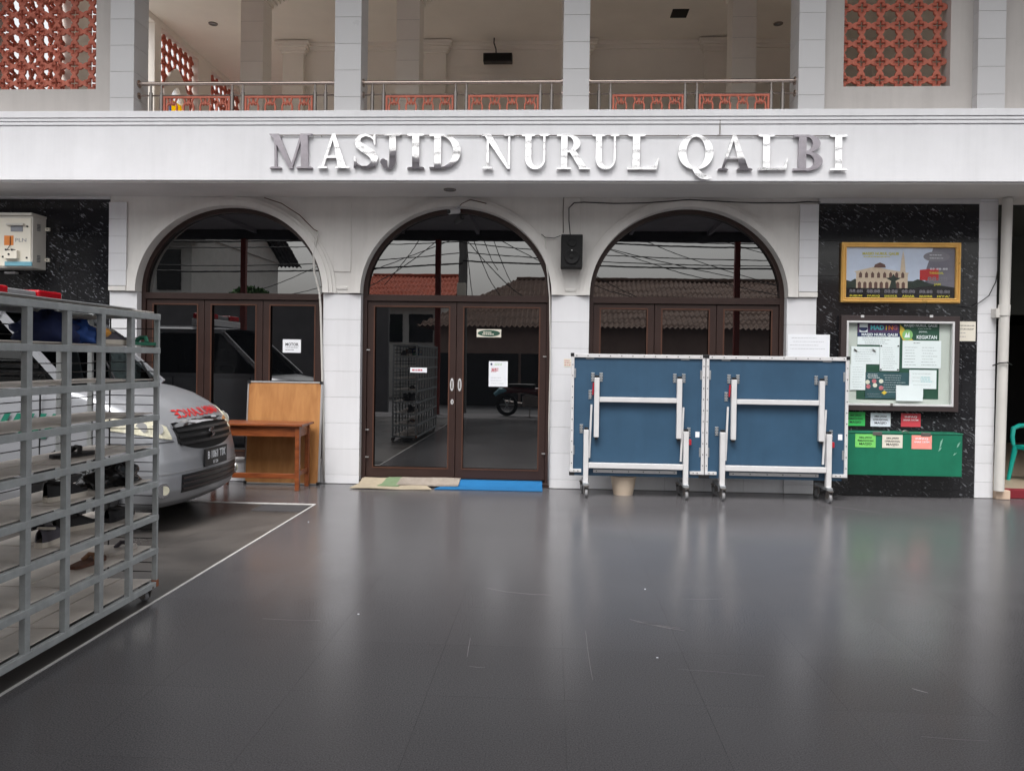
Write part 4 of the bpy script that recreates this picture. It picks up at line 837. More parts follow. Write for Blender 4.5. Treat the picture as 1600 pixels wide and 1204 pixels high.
def pingpong(x0, x1, label):
    t = thing('table_tennis_half', label, 'table tennis table', ((x0+x1)/2, -.45, 0), 'folded table tennis halves')
    Lx = lambda u: x0+u*(x1-x0); zb, zt = .245, 1.54; yf = -.45
    bx('tabletop', x0+.012, x1-.012, yf, yf+.022, zb-.02, zt-.01, 'table_blue', t, .003)
    tw = .04
    bx('edge_trim', x0, x1, yf-.02, yf+.03, zt-tw, zt, 'trim_white', t, .003); bx('edge_trim', x0, x0+tw*.8, yf-.019, yf+.029, .29, zt-tw-.001, 'trim_white', t, .003); bx('edge_trim', x1-tw*.8, x1, yf-.019, yf+.029, .29, zt-tw-.001, 'trim_white', t, .003)
    for a, b in ((.0, .085), (.175, .8), (.895, 1)): bx('edge_trim', Lx(a), Lx(b), yf-.021, yf-.001, .262, .296, 'trim_white', t, .003)
    for x in (x0, x1): bx('corner_cap', x-.008 if x == x0 else x-.03, x+.03 if x == x0 else x+.008, yf-.024, yf+.034, zt-.03, zt+.008, 'black_plastic', t, .004); bx('corner_cap', x-.008 if x == x0 else x-.05, x+.05 if x == x0 else x+.008, yf-.018, yf+.034, .225, .263, 'black_plastic', t, .004)
    sc = G()
    for k in range(12): sc.cyl((Lx(.04+.084*k), yf-.024, zt-.02), (Lx(.04+.084*k), yf-.018, zt-.02), .006, 6)
    for k in range(10):
        for xx in (x0+.016, x1-.016): sc.cyl((xx, yf-.023, .36+.118*k), (xx, yf-.017, .36+.118*k), .006, 6)
    for u in (.2, .32, .44, .55, .67, .78, .03, .06, .92, .95): sc.cyl((Lx(u), yf-.025, .279), (Lx(u), yf-.019, .279), .006, 6)
    tag(sc.obj('trim_screws', 'black_plastic', t), kind='stuff')
    def br(u, z, w_=.05, h=.095):
        b = bx('bracket', Lx(u)-w_/2, Lx(u)+w_/2, yf-.008, yf-.001, z-h/2, z+h/2, 'galv', t, .002)
        g = G()
        for dz in (-.03, 0, .03):
            for dx in (-.012, .012): g.cyl((Lx(u)+dx, yf-.0095, z+dz), (Lx(u)+dx, yf-.0075, z+dz), .005, 6)
        tag(g.obj('bolt_holes', 'black_matt', b), kind='stuff')
    for u in (.163, .225, .775, .842): br(u, 1.29, .036)
    for u, z in ((.145, 1.1), (.082, .73), (.885, .715)): br(u, z, .036)
    for u, z in ((.022, 1.33), (.978, 1.33), (.018, .5), (.978, .5)): bx('edge_plate', Lx(u)-.02, Lx(u)+.02, yf-.006, yf-.0008, z-.05, z+.05, 'galv', t, .002)
    for u in (.14, .85): bx('edge_plate', Lx(u)-.045, Lx(u)+.045, yf-.006, yf-.0008, zt-.055, zt-.042, 'galv', t, 0)
    bx('label_plate', Lx(.935), Lx(.965), yf-.003, yf-.0005, .66, .72, 'paper', t, 0)
    ty0, ty1 = -.515, -.465; hw = .027
    for u in (.193, .807):
        bx('folding_leg', Lx(u)-hw, Lx(u)+hw, ty0, ty1, .645, 1.285, 'trim_white', t, .006); bx('leg_cap', Lx(u)-.022, Lx(u)+.022, ty0+.006, ty1-.006, 1.286, 1.31, 'black_plastic', t, .003); bx('leg_foot', Lx(u)-.016, Lx(u)+.016, ty0+.01, ty1-.01, .62, .644, 'black_plastic', t, .003)
    bx('leg_crossbar', Lx(.193)+hw+.001, Lx(.807)-hw-.001, ty0+.006, ty1-.006, 1.025, 1.078, 'trim_white', t, .005)
    for u in (.118, .86):
        bx('wheel_leg', Lx(u)-hw, Lx(u)+hw, ty0-.012, ty1-.004, .15, .725, 'trim_white', t, .006); bx('leg_cap', Lx(u)-.022, Lx(u)+.022, ty0, ty1-.008, .726, .75, 'black_plastic', t, .003)
        bx('wheel_beam', Lx(u)-.03, Lx(u)+.03, -.56, -.16, .133, .163, 'galv', t, .004)
        caster(t, Lx(u)+.005, -.545, rad(8)); caster(t, Lx(u)-.02, -.2, rad(-35))
    bx('wheel_crossbar', Lx(.118)+hw+.001, Lx(.86)-hw-.001, ty0-.008, ty1-.008, .315, .372, 'trim_white', t, .005)
    for a, b in (((.155, .995), (.143, .42)), ((.84, .98), (.826, .4))): G().bar((Lx(a[0]), -.48, a[1]), (Lx(b[0]), -.48, b[1]), .02, .014, (0, 1, 0)).obj('brace', 'trim_white', t)
    G().bar((Lx(.168), -.475, 1.23), (Lx(.164), -.475, 1.1), .014, .02, (0, 1, 0)).obj('latch', 'red_plastic', t); bx('latch', Lx(.89)-.016, Lx(.89)+.016, -.5, -.465, .58, .64, 'red_plastic', t, .004)
pingpong(.205, 1.636, 'left blue folded table tennis half beside the door pier')
pingpong(1.645, 3.140, 'right blue folded table tennis half overlapping the black granite')

# ------------------------------------------------------------------ bucket, mats, board, desk, chair
bk = thing('bucket', 'small cream plastic bucket under the left table tennis half', 'bucket', (.8, -.26, 0))
G().lathe([(0, .006), (.098, .006), (.1, 0), (.106, .0), (.125, .1), (.138, .19), (.148, .192), (.148, .206), (.138, .208), (.133, .19), (.12, .1), (.1, .014), (0, .014)], (.8, -.26, 0), 32).obj('tub', 'bucket_cream', bk, smooth=True)
G().tube([(.8-.05*math.cos(rad(q)), -.26+.13, .2+.012*math.sin(rad(q))) for q in range(0, 181, 30)], .005, 6).obj('handle', 'bucket_cream', bk)
def mat_strip(name, label, mat, poly, dz, wav=0):
    """floor mat running up onto the door sill: poly gives x0(front), x1(front), x0(back), x1(back), y front, y back"""
    xf0, xf1, xb0, xb1, yf, yb = poly
    prof = [(yf, .004), (yf+.15*(yb-yf), .005), (-.1, .008), (-.02, .035), (.012, .056), (yb, .060)]
    def fn(u, v):
        k = v*5; i = min(4, int(k)); f_ = k-i; y = prof[i][0]*(1-f_)+prof[i+1][0]*f_; z = prof[i][1]*(1-f_)+prof[i+1][1]*f_
        a = (y-yf)/(yb-yf); x = (xf0+(xb0-xf0)*a)*(1-u)+(xf1+(xb1-xf1)*a)*u
        return (x, y+.01*math.sin(u*9+dz*400)*wav, z+dz+.006*wav*(1+math.sin(u*7+v*3)))
    g = G().grid(fn, 20, 10); n = len(g.v); g.v += [(x, y, z+.009) for x, y, z in g.v]; f0 = list(g.f)
    g.f += [tuple(i+n for i in q[::-1]) for q in f0]
    bd = [i for i in range(21)]+[21*j+20 for j in range(1, 11)]+[210+i for i in range(19, -1, -1)]+[21*j for j in range(9, 0, -1)]
    for a, b in zip(bd, bd[1:]+bd[:1]): g.f.append((a, b, b+n, a+n))
    return tag(g.obj(name, mat, smooth=True), label, 'mat', 'door mats')
mat_strip('door_mat', 'worn beige mat at the left of the door threshold', 'mat_beige', (-2.24, -1.32, -2.17, -1.5, -.33, .085), 0, .6)
mat_strip('door_mat', 'bright blue mat in front of the right door leaf', 'mat_blue', (-1.30, -.09, -1.16, -.10, -.25, .088), 0)
mat_strip('door_mat', 'shaggy grey mat lying between the beige and blue mats', 'mat_grey', (-1.76, -1.05, -1.72, -1.04, -.13, .08), .013, .5)
mat_strip('door_mat', 'narrow faded green mat partly under the grey mat', 'mat_green', (-1.96, -1.72, -1.88, -1.7, -.2, .086), .0105, .2)
# leaning plywood board
def lean(o, ang, y, z): o.rotation_euler = (ang, 0, 0)
bd = thing('wooden_board', 'plywood board with aluminium edging leaning on the left window', 'board', (-3.08, -.14, 0)); bd.rotation_euler = (rad(-4.5), 0, 0)
def local(name, g, mat, parent, **k):
    o = link(name, g.mesh(name, **k), mat); o.parent = parent; return o
local('panel', G().box(-.43, .425, 0, .014, .02, 1.165), 'ply', bd)
for q in (((-.44, -.425), (.02, 1.165)), ((.42, .437), (.02, 1.165))): local('edging', G().box(*q[0], -.006, .02, *q[1]), 'alu', bd)
local('edging', G().box(-.44, .437, -.0065, .0205, 1.165, 1.182), 'alu', bd); local('edging', G().box(-.44, .437, -.0065, .0205, .004, .02), 'alu', bd)
for x in (-.442, .405):
    for z in (.001, 1.152): local('corner_cap', G().box(x, x+.036, -.01, .024, z, z+.034), 'black_plastic', bd)
# wooden desk
dk = thing('wooden_table', 'low brown wooden table in front of the leaning board', 'table', (-3.2, -.33, 0))
tx0, tx1, ty0, ty1 = -3.72, -2.735, -.56, -.17
for k in range(2): bx('top_board', tx0-.03, tx1+.03, ty0-.02+k*(ty1-ty0+.04)/2+.001, ty0-.02+(k+1)*(ty1-ty0+.04)/2-.001, .705, .73, 'teak', dk, .003)
for x in (tx0+.02, tx1-.03):
    for y in (ty0+.03, ty1-.03): bx('leg', x-.024, x+.024, y-.024, y+.024, 0, .704, 'teak', dk, .004)
for y in (ty0+.03, ty1-.03): bx('apron', tx0+.045, tx1-.055, y-.012, y+.012, .59, .704, 'teak', dk, .002)
bx('stretcher', tx0+.045, tx1-.055, ty0+.02, ty0+.045, .13, .185, 'teak', dk, .003)
for x in (tx0+.02, tx1-.03): bx('side_rail', x-.012, x+.012, ty0+.055, ty1-.055, .59, .7, 'teak', dk, .002); bx('stretcher', x-.011, x+.011, ty0+.055, ty1-.055, .16, .21, 'teak', dk, .002)
# teal plastic chair
ch = thing('plastic_chair', 'teal plastic armchair just inside the side room at the right edge', 'chair', (5.86, .62, .1), rz=rad(-70))
def lo(name, g, **k): return local(name, g, 'teal_plastic', ch, **k)
lo('seat', G().grid(lambda u, v: (-.22+.44*u, -.22+.44*v, .42-.02*math.sin(math.pi*u)*math.sin(math.pi*v)), 10, 10).add([(-.22,-.22,.395),(.22,-.22,.395),(.22,.22,.395),(-.22,.22,.395)], [(0,1,2,3)]).box(-.23, .23, -.235, -.215, .38, .425).box(-.23, .23, .215, .235, .38, .425).box(-.235, -.22, -.22, .22, .38, .425).box(.22, .235, -.22, .22, .38, .425))
for k in range(5): lo('back_slat', G().tube([(-.17+.085*k, .22, .43), (-.17+.085*k, .26, .62), (-.17+.085*k, .31, .8)], .022, 6), smooth=True)
lo('back_rim', G().tube([(-.23, .22, .42), (-.235, .27, .64), (-.2, .31, .8), (-.1, .33, .85), (.1, .33, .85), (.2, .31, .8), (.235, .27, .64), (.23, .22, .42)], .024, 8), smooth=True)
for s_ in (-1, 1):
    lo('armrest', G().tube([(s_*.24, .27, .64), (s_*.28, .1, .655), (s_*.285, -.1, .65), (s_*.275, -.2, .62), (s_*.26, -.23, .52), (s_*.245, -.23, .42)], [.022, .026, .028, .028, .024, .022], 8), smooth=True)
    for y, y2 in ((-.22, -.27), (.22, .29)): lo('leg', G().tube([(s_*.225, y, .41), (s_*.25, (y+y2)/2, .2), (s_*.27, y2, 0)], [.034, .026, .022], 8), smooth=True)

# ------------------------------------------------------------------ shoe rack
RX, RB = -2.36, -2.80
RY = [-4.29-.2865*k for k in range(9)]; RZ = [.085+.2005*k for k in range(9)]
rk = thing('shoe_rack', 'grey steel shoe rack on castors full of small compartments', 'shoe rack', (-2.58, -5.4, 0))
for x, w_ in ((RX, .036), (RB, .03)):
    for k, y in enumerate(RY):
        ww = .018 if k == 0 else w_; bx('post', x-.03 if x == RX else x, x if x == RX else x+.03, y-ww/2, y+ww/2, RZ[0]-.018, RZ[-1]+.018, 'rack_grey', rk, .002)
for z in RZ: bx('shelf_rail', RX-.026, RX+.002, RY[-1]-.017, RY[0]+.012, z-.017, z+.017, 'rack_grey', rk, .002)
for z in (RZ[0], RZ[-1]): bx('shelf_rail', RB-.002, RB+.026, RY[-1]-.016, RY[0]+.011, z-.015, z+.015, 'rack_grey', rk, .002)
for z in RZ:
    for y in (RY[0], RY[4], RY[-1]): bx('side_rail', RB+.031, RX-.031, y-.011, y+.011, z-.012, z+.012, 'rack_grey', rk, .001)
for i, z in enumerate(RZ):
    for a, b in ((0, 3), (3, 6), (6, 8)):
        for k in range(2):
            if i == len(RZ)-1 and k == 1 and a == 0: pass
            xa = RB+.032+.19*k; o = bx('shelf_board', xa, xa+.184, RY[b]+.004, RY[a]-.004, z+.0185, z+.0245, 'rack_board', rk, .001)
            o.rotation_euler = (0, rad(random.uniform(-1.6, 1.6)), rad(random.uniform(-.25, .25))); o.location.z += .004
g = G()
for i, z in enumerate(RZ[:-1]):
    for dz in (.07, .12): g.tube([(RB+.034, RY[-1], z+dz), (RB+.034, RY[0], z+dz)], .003, 5)
    for dz in (.075, .13): g.tube([(RB+.03, RY[0]-.004, z+dz), (RX-.03, RY[0]-.004, z+dz)], .003, 5)
for x in (-2.52, -2.66): g.tube([(x, RY[0]-.006, RZ[0]), (x, RY[0]-.006, RZ[-1])], .0045, 5)
g.obj('wire_guard', 'wire_black', rk)
for x, y in ((RX-.03, RY[0]-.06), (RB+.03, RY[0]-.06), (RX-.03, RY[-1]+.06), (RB+.03, RY[-1]+.06)): caster(rk, x, y, rad(70), .026)
M('rust', (150, 92, 62), .8, var=.3, ns=30); bx('rust_patch', RX-.028, RX+.0035, RY[0]-.014, RY[0]+.0135, .07, .11, 'rust', rk, 0)
# top sheet of the rack
bx('top_sheet', RB+.01, RX-.012, RY[5], RY[1]+.05, RZ[-1]+.032, RZ[-1]+.036, 'trim_white', rk, 0)
# ---- shoes and bags on the rack
M('sh_white', (214, 206, 194), .7, var=.08); M('sh_grey', (86, 82, 90), .8); M('sh_brown', (98, 66, 52), .7); M('sh_black', (28, 27, 30), .6); M('sh_green', (40, 112, 88), .6); M('sh_navy', (34, 46, 92), .75, var=.3, ns=12, bump=.4, bs=30); M('sh_blue', (38, 78, 150), .7, var=.2)
M('bag_black', (16, 16, 20), .22, var=.1); M('amber', (216, 148, 44), .35); M('sh_tan', (150, 112, 84), .7)
def shoe(label, x, y, z, rz, um, sm, L=.27, w_=.095, h=.09, cat='shoe', sandal=False):
    t = thing('sandal' if sandal else 'shoe', label, cat, (x, y, z), 'footwear on the rack', rz)
    def outline(s): # half width along the length 0..1 (heel..toe)
        return w_/2*(.78+.22*math.sin(math.pi*(s*1.25-.25)))*(1-max(0, (s-.82)/.18)**2*.75)*(1-max(0, (.1-s)/.1)**2*.5)
    pts = [(L*(s/16-.5), outline(s/16)) for s in range(17)]; o = pts+[(a, -b) for a, b in pts[::-1]]
    local('sole', G().poly(o, 0, .018 if sandal else .026, plane='xy'), sm, t)
    if sandal:
        local('strap', G().tube([(L*.02, -w_*.46, .015), (L*.1, -w_*.2, .045), (L*.12, w_*.2, .045), (L*.03, w_*.46, .015)], .013, 8), um, t, smooth=True); return t
    def up(u, v):
        s = u; hw = outline(s)*.96; top = h if s < .45 else h*(1-.62*min(1, (s-.45)/.4))
        a = math.pi*v; op = .35 if s < .5 else 0
        return (L*(s-.5), hw*math.cos(a)*(1-.15*math.sin(a)), .024+(top-.024)*max(0, math.sin(a))**.55-(.03*max(0, math.sin(a))**6 if .08 < s < .42 else 0))
    local('upper', G().grid(up, 18, 12), um, t, smooth='all')
    local('collar', G().tube([(L*(.27+.2*math.cos(rad(q))-.5), w_*.3*math.sin(rad(q)), h*.9-.012*math.cos(rad(q))) for q in range(0, 361, 30)], .008, 6), sm if um != 'sh_black' else um, t, smooth=True)
    return t
def cell(k, f=.5): return RY[k]+(RY[k+1]-RY[k])*f
zt = lambda i: RZ[i]+.03
Xc = -2.52
shoe('grey suede shoe with thick white sole on the top tier', -2.47, -4.66, zt(7), rad(78), 'sh_grey', 'sh_white', .29)
shoe('grey white-soled shoe at the back beside the thick-soled one', -2.54, -4.47, zt(7), rad(84), 'sh_grey', 'sh_white')
shoe('brown shoe tipped behind the amber bottle on the top tier', -2.6, -4.72, zt(7), rad(60), 'sh_brown', 'sh_tan', h=.11)
shoe('flat black shoe near the right end of top tier', -2.62, -4.36, zt(7), rad(85), 'sh_black', 'sh_black', h=.075)
shoe('green sandal at the right end of top tier', -2.42, -4.40, zt(7), rad(80), 'sh_green', 'sh_green', .24, cat='sandal', sandal=True)
tag(G().lathe([(0, -.05), (.02, -.05), (.024, -.045), (.024, .02), (.012, .035), (.012, .05), (.006, .05), (.006, .03)], (-2.41, -4.78, zt(7)+.06), 18, 'y').obj('bottle', 'amber', smooth=True), 'amber plastic bottle lying among the shoes on the top tier', 'bottle')
# crumpled navy cloth bag
def blob(name, label, cat, c, s, mat, amp, seed, n=28, flat=.35):
    rr = random.Random(seed); ks = [(rr.uniform(2, 9), rr.uniform(2, 9), rr.uniform(0, 6), rr.uniform(.3, 1)) for _ in range(9)]
    def fn(u, v):
        a = 2*math.pi*u; b = math.pi*v; d = 1+amp*sum(q*math.sin(k1*a*1+ph)*math.sin(k2*b+ph*1.7) for k1, k2, ph, q in [(round(k1), k2, ph, q) for k1, k2, ph, q in ks])/3
        x, y, z = math.sin(b)*math.cos(a)*d, math.sin(b)*math.sin(a)*d, math.cos(b)*d
        if z < -flat: z = -flat-(z+flat)*.06
        return (c[0]+x*s[0], c[1]+y*s[1], c[2]+(z+flat)*s[2]/(1+flat))
    return tag(G().grid(fn, n, n//2+4).obj(name, mat, smooth='all', weld=True), label, cat)
blob('cloth_bag', 'crumpled navy blue cloth bag on the top tier of the rack', 'bag', (-2.55, -5.04, zt(7)), (.13, .16, .15), 'sh_navy', .28, 3)
blob('cloth', 'bright blue cloth spilling from the navy bag', 'cloth', (-2.5, -4.86, zt(7)), (.1, .1, .11), 'sh_blue', .4, 5)
blob('plastic_bag', 'shiny black plastic bag near the right end of the rack', 'bag', (-2.53, -4.5, zt(3)), (.13, .2, .12), 'bag_black', .4, 8, 40)
tag(G().lathe([(0, .0), (.1, .0), (.105, .006), (.1, .012), (.0, .014)], (-2.52, -4.78, zt(7)+.135), 24).obj('cap', 'sh_white', smooth=True), 'white cap resting on the blue cloth under the rack top', 'cap')
shoe('black shoe with white sole left of the black plastic bag', -2.5, -4.95, zt(3), rad(80), 'sh_black', 'sh_white', h=.1)
shoe('long black leather shoe below the black plastic bag', -2.5, -4.46, zt(2), rad(95), 'sh_black', 'sh_black', .3, h=.075)
shoe('black and white sneaker left of the long black leather shoe', -2.56, -4.76, zt(2), rad(70), 'sh_black', 'sh_white')
shoe('grey sneaker with white sole further left beside the black and white sneaker', -2.5, -5.06, zt(2), rad(100), 'sh_grey', 'sh_white')
shoe('tan sandal on the low tier near the right end', -2.52, -4.72, zt(1), rad(85), 'sh_tan', 'sh_brown', .25, cat='sandal', sandal=True)
shoe('pale grey sandal at the right end of the low tier', -2.5, -4.44, zt(1), rad(85), 'sh_grey', 'rack_board', .25, cat='sandal', sandal=True)
shoe('thin black slipper one tier above the black plastic bag', -2.55, -4.82, zt(4), rad(70), 'sh_black', 'sh_black', .25, cat='sandal', sandal=True)

# ------------------------------------------------------------------ ambulance van (nose towards +x)
M('van_silver', (154, 156, 161), .3, .35, var=.02, ns=2, rv=0, coat=.35); M('van_black', (20, 20, 22), .35); M('chrome', (220, 220, 222), .08, 1.0, var=.03); M('tyre', (20, 20, 20), .85)
M('lamp_glass', (206, 202, 180), .12, var=.25, ns=22, coat=1.0); M('red_letter', (200, 30, 32), .5); M('plate_black', (16, 17, 20), .4); M('seat_grey', (96, 94, 96), .9); M('lamp_red', (170, 16, 30), .15)
glass('car_glass', (.55, .6, .6), .62, 1.5)
VX, VY = 0.0, -2.0
van = thing('ambulance', 'silver ambulance van parked in the bay behind the shoe rack', 'van', (-5.0, VY, 0))
ROWS = [(.2, -3.06, .74), (.25, -2.985, .80), (.34, -2.955, .825), (.46, -2.95, .832), (.58, -2.965, .835), (.68, -2.99, .835), (.78, -3.015, .83), (.88, -3.07, .825), (.95, -3.135, .82), (1.02, -3.225, .81), (1.1, -3.375, .80), (1.16, -3.56, .785), (1.2, -3.80, .77)]
def prof(z):
    for (z0, a0, h0), (z1, a1, h1) in zip(ROWS[:-1], ROWS[1:]):
        if z <= z1: t = (z-z0)/(z1-z0); return a0+(a1-a0)*t, h0+(h1-h0)*t
    return ROWS[-1][1:]
def Sf(u, z, off=0):
    xn, hw = prof(z); a = u*math.pi/2; p = .5; Lc = .46
    s_, c = math.sin(abs(a)), math.cos(a)
    x = xn-Lc*(1-max(0, c)**p); y = hw*(s_**p if s_ > 0 else 0)*(1 if u >= 0 else -1)
    y = hw*(s_**.85)*(1 if u >= 0 else -1)
    nx, ny = c, math.sin(a); e = .01; n2 = prof(min(z+e, 1.2))[0]-prof(max(z-e, .2))[0]; nz = -n2/(2*e)*.6 if .25 < z < 1.15 else 0
    l_ = math.sqrt(nx*nx+ny*ny+nz*nz*c*c); return (x+off*nx/l_, VY+y+off*ny/l_, z+off*nz*c/l_)
XR = -7.1
def bodypt(u, v):
    z = .2+1.0*v
    if u < .22: t = u/.22; q = Sf(-1, z); return (XR+(q[0]-XR)*t, q[1], z)
    if u > .78: t = (u-.78)/.22; q = Sf(1, z); return (q[0]+(XR-q[0])*t, q[1], z)
    return Sf((u-.22)/.56*2-1, z)
body = G().grid(bodypt, 90, 50)
body.add([(XR, VY-.8, .2), (XR, VY+.8, .2), (XR, VY+.77, 1.2), (XR, VY-.77, 1.2)], [(0, 1, 2, 3)])
body = body.obj('body', 'van_silver', van, smooth='all')
q = [Sf(-1+2*i/24, 1.2) for i in range(25)]; G().poly([(a, b) for a, b, _ in q]+[(-4.3, VY+.7), (-4.3, VY-.7)], 1.196, 1.2, plane='xy').obj('cowl', 'van_black', van)
def patch(name, u0, u1, zl, zh, off, mat, n=(18, 8), parent=van):
    zl_ = zl if callable(zl) else (lambda t: zl); zh_ = zh if callable(zh) else (lambda t: zh)
    g = G().grid(lambda a, b: Sf(u0+(u1-u0)*a, zl_(a)+(zh_(a)-zl_(a))*b, off), *n); k = len(g.v)
    g.v += [Sf(u0+(u1-u0)*(i % (n[0]+1))/n[0], zl_((i % (n[0]+1))/n[0])+(zh_((i % (n[0]+1))/n[0])-zl_((i % (n[0]+1))/n[0]))*(i//(n[0]+1))/n[1], off-.012) for i in range(k)]
    m0 = n[0]+1; bd = list(range(m0))+[m0*j+n[0] for j in range(1, n[1]+1)]+[m0*n[1]+i for i in range(n[0]-1, -1, -1)]+[m0*j for j in range(n[1]-1, 0, -1)]
    for a, b in zip(bd, bd[1:]+bd[:1]): g.f.append((a, b, b+k, a+k))
    return g.obj(name, mat, parent, smooth=True)
for sg in (-1, 1):
    hl = patch('headlight', sg*.44, sg*.985, lambda t: .76+.09*t, lambda t: .865+.125*min(1, t*2.2)-.02*t, .007, 'lamp_glass', (24, 10))
    for uu, zz, rr in ((.56, .85, .05), (.72, .87, .045)):
        p = Sf(sg*uu, zz, .006); nn = Vector(Sf(sg*uu, zz, .03))-Vector(p); nn.normalize(); G().cyl(Vector(p), Vector(p)+nn*.006, rr, 20).obj('reflector', 'alu', hl, smooth=True)
    p = Sf(sg*.62, .36, .0); fgl = G().cyl((p[0]-.01, p[1], p[2]), (p[0]+.012, p[1]+sg*.01, p[2]), .06, 24).obj('fog_lamp', 'chrome', van, smooth=True); G().cyl((p[0]+.012, p[1], p[2]), (p[0]+.018, p[1]+sg*.006, p[2]), .038, 20).obj('lens', 'lamp_glass', fgl, smooth=True)
gr = patch('grille', -.38, .38, lambda t: .645+.08*abs(2*t-1)**2, lambda t: .88-.03*abs(2*t-1), .006, 'black_matt', (24, 8))
for zz in (.72, .775, .825): patch('grille_slat', -.36, .36, lambda t, z=zz: z-.014, lambda t, z=zz: z+.008, .02, 'van_black', (24, 2), gr)
patch('chrome_bar', -.385, .385, lambda t: .868-.02*abs(2*t-1), lambda t: .905-.02*abs(2*t-1), .018, 'chrome', (24, 4))
lg = patch('lower_grille', -.4, .4, .315, .465, .006, 'van_black', (24, 6))
for zz in (.345, .39, .435): patch('grille_slat', -.385, .385, zz-.007, zz+.007, .014, 'frame_brown', (24, 2), lg)
G().bar((Sf(0, .77, .03)[0], VY-.05, .80), (Sf(0, .77, .03)[0], VY+.03, .815), .012, .016).bar((Sf(0, .77, .031)[0], VY-.05, .80), (Sf(0, .77, .031)[0], VY+.05, .757), .012, .016).bar((Sf(0, .77, .03)[0], VY+.05, .757), (Sf(0, .77, .03)[0], VY-.03, .735), .012, .016).obj('emblem', 'chrome', van)
pl = bx('number_plate', -2.955, -2.938, VY-.225, VY+.225, .49, .645, 'plate_black', van, .004)
text('B 1061 TIX', .095, 'paper', (-2.936, VY, .583), pl, rot=(rad(90), 0, rad(90)), width=.36, bold=.0015); text('07.26', .04, 'paper', (-2.936, VY-.02, .516), pl, rot=(rad(90), 0, rad(90)), width=.1)
# reversed lettering wrapped on the bonnet edge
tm = text('AMBULANCE', .115, 'red_letter', (0, 0, 0), None, 'hood_lettering', rot=(0, 0, 0), width=1.02, ext=0, bold=.0015)
me = tm.data; bm = bmesh.new(); bm.from_mesh(me); bmesh.ops.subdivide_edges(bm, edges=[e for e in bm.edges if e.calc_length() > .03], cuts=2); bmesh.ops.triangulate(bm, faces=bm.faces); bmesh.ops.subdivide_edges(bm, edges=[e for e in bm.edges if e.calc_length() > .02], cuts=1); bmesh.ops.triangulate(bm, faces=bm.faces)
sx = tm.scale[0]
for v in bm.verts:
    xx = v.co.x*sx; yy = v.co.y; y = .08-xx*.86      # mirrored
    lo_, hi = -1.0, 1.0
    for _ in range(26):
        md = (lo_+hi)/2
        if Sf(md, .95)[1]-VY < y: lo_ = md
        else: hi = md
    v.co = Sf(lo_, .95+yy*.8, .007)
bm.to_mesh(me); bm.free(); tm.scale = (1, 1, 1); tm.parent = van; tm.matrix_parent_inverse = wm(van).inverted()
# cabin: pillars, roof, glass
yb_, yt = .765, .66
A0 = lambda s_: Vector((-3.84, VY+s_*yb_, 1.19)); A1 = lambda s_: Vector((-4.5, VY+s_*yt, 1.8))
def roofpt(u, v):
    x = -4.46+(XR+4.46)*v; a = math.pi*u; e = math.sin(math.pi*min(1, max(0, v*1.0)))**.25
    return (x, VY-math.cos(a)*.70, 1.79+.095*math.sin(a)**.6*(.6+.4*min(1, v*6)))
G().grid(roofpt, 20, 16).obj('roof', 'van_silver', van, smooth='all')
for s_ in (-1, 1):
    g = G(); g.bar(A0(s_), A1(s_), .05, .05, (0, 1, 0)); g.bar(Vector((-4.72, VY+s_*.775, 1.18)), Vector((-4.8, VY+s_*.675, 1.82)), .11, .04, (0, 1, 0)); g.bar(Vector((-5.75, VY+s_*.775, 1.18)), Vector((-5.78, VY+s_*.675, 1.82)), .11, .04, (0, 1, 0)); g.bar(Vector((-7.05, VY+s_*.77, 1.18)), Vector((-6.95, VY+s_*.675, 1.82)), .14, .05, (0, 1, 0))
    g.bar(Vector((-3.98, VY+s_*.765, 1.19)), Vector((XR, VY+s_*.772, 1.2)), .05, .06); g.bar(Vector((-4.45, VY+s_*.675, 1.8)), Vector((XR, VY+s_*.675, 1.8)), .06, .06)
    g.obj('window_pillars', 'van_silver', van)
    for x0, x1, x2, x3 in ((-3.95, -4.68, -4.52, -4.77), (-4.78, -5.7, -4.86, -5.74), (-5.82, -7.0, -5.84, -6.92)):
        ya, yc = VY+s_*.778, VY+s_*.682
        G().add([(x0, ya, 1.22), (x1, ya, 1.22), (x3, yc, 1.79), (x2, yc, 1.79)]+[(x0, ya+s_*.004, 1.22), (x1, ya+s_*.004, 1.22), (x3, yc+s_*.004, 1.79), (x2, yc+s_*.004, 1.79)], [(0,1,2,3),(4,7,6,5),(0,4,5,1),(1,5,6,2),(2,6,7,3),(3,7,4,0)]).obj('side_window', 'car_glass', van)
g = G().grid(lambda u, v: (-3.86-.64*v+.07*math.sin(math.pi*u), VY+(-1+2*u)*(.735+(.64-.735)*v), 1.2+.6*v), 14, 6); g.obj('windscreen', 'car_glass', van, smooth='all')
for s_ in (-1, 1): G().bar(Vector((-3.73, VY+.05+s_*.3, 1.22)), Vector((-3.95, VY+.25+s_*.3, 1.4)), .014, .012).obj('wiper', 'van_black', van)
for yy in (-.4, .4):
    st = G().box(-5.02, -4.86, VY+yy-.24, VY+yy+.24, .8, 1.32).box(-4.86, -4.4, VY+yy-.24, VY+yy+.24, .75, .9).obj('seat', 'seat_grey', van, bevel=.03); G().box(-5.03, -4.93, VY+yy-.13, VY+yy+.13, 1.38, 1.58).obj('headrest', 'seat_grey', st, bevel=.035)
G().box(-3.9, -4.2, VY-.7, VY+.7, 1.0, 1.19).obj('dashboard', 'van_black', van, bevel=.03); G().tube([(-4.25+.04*math.sin(rad(q)), VY-.4+.18*math.cos(rad(q)), 1.15+.17*math.sin(rad(q))) for q in range(0, 361, 20)], .014, 6).obj('steering_wheel', 'van_black', van)
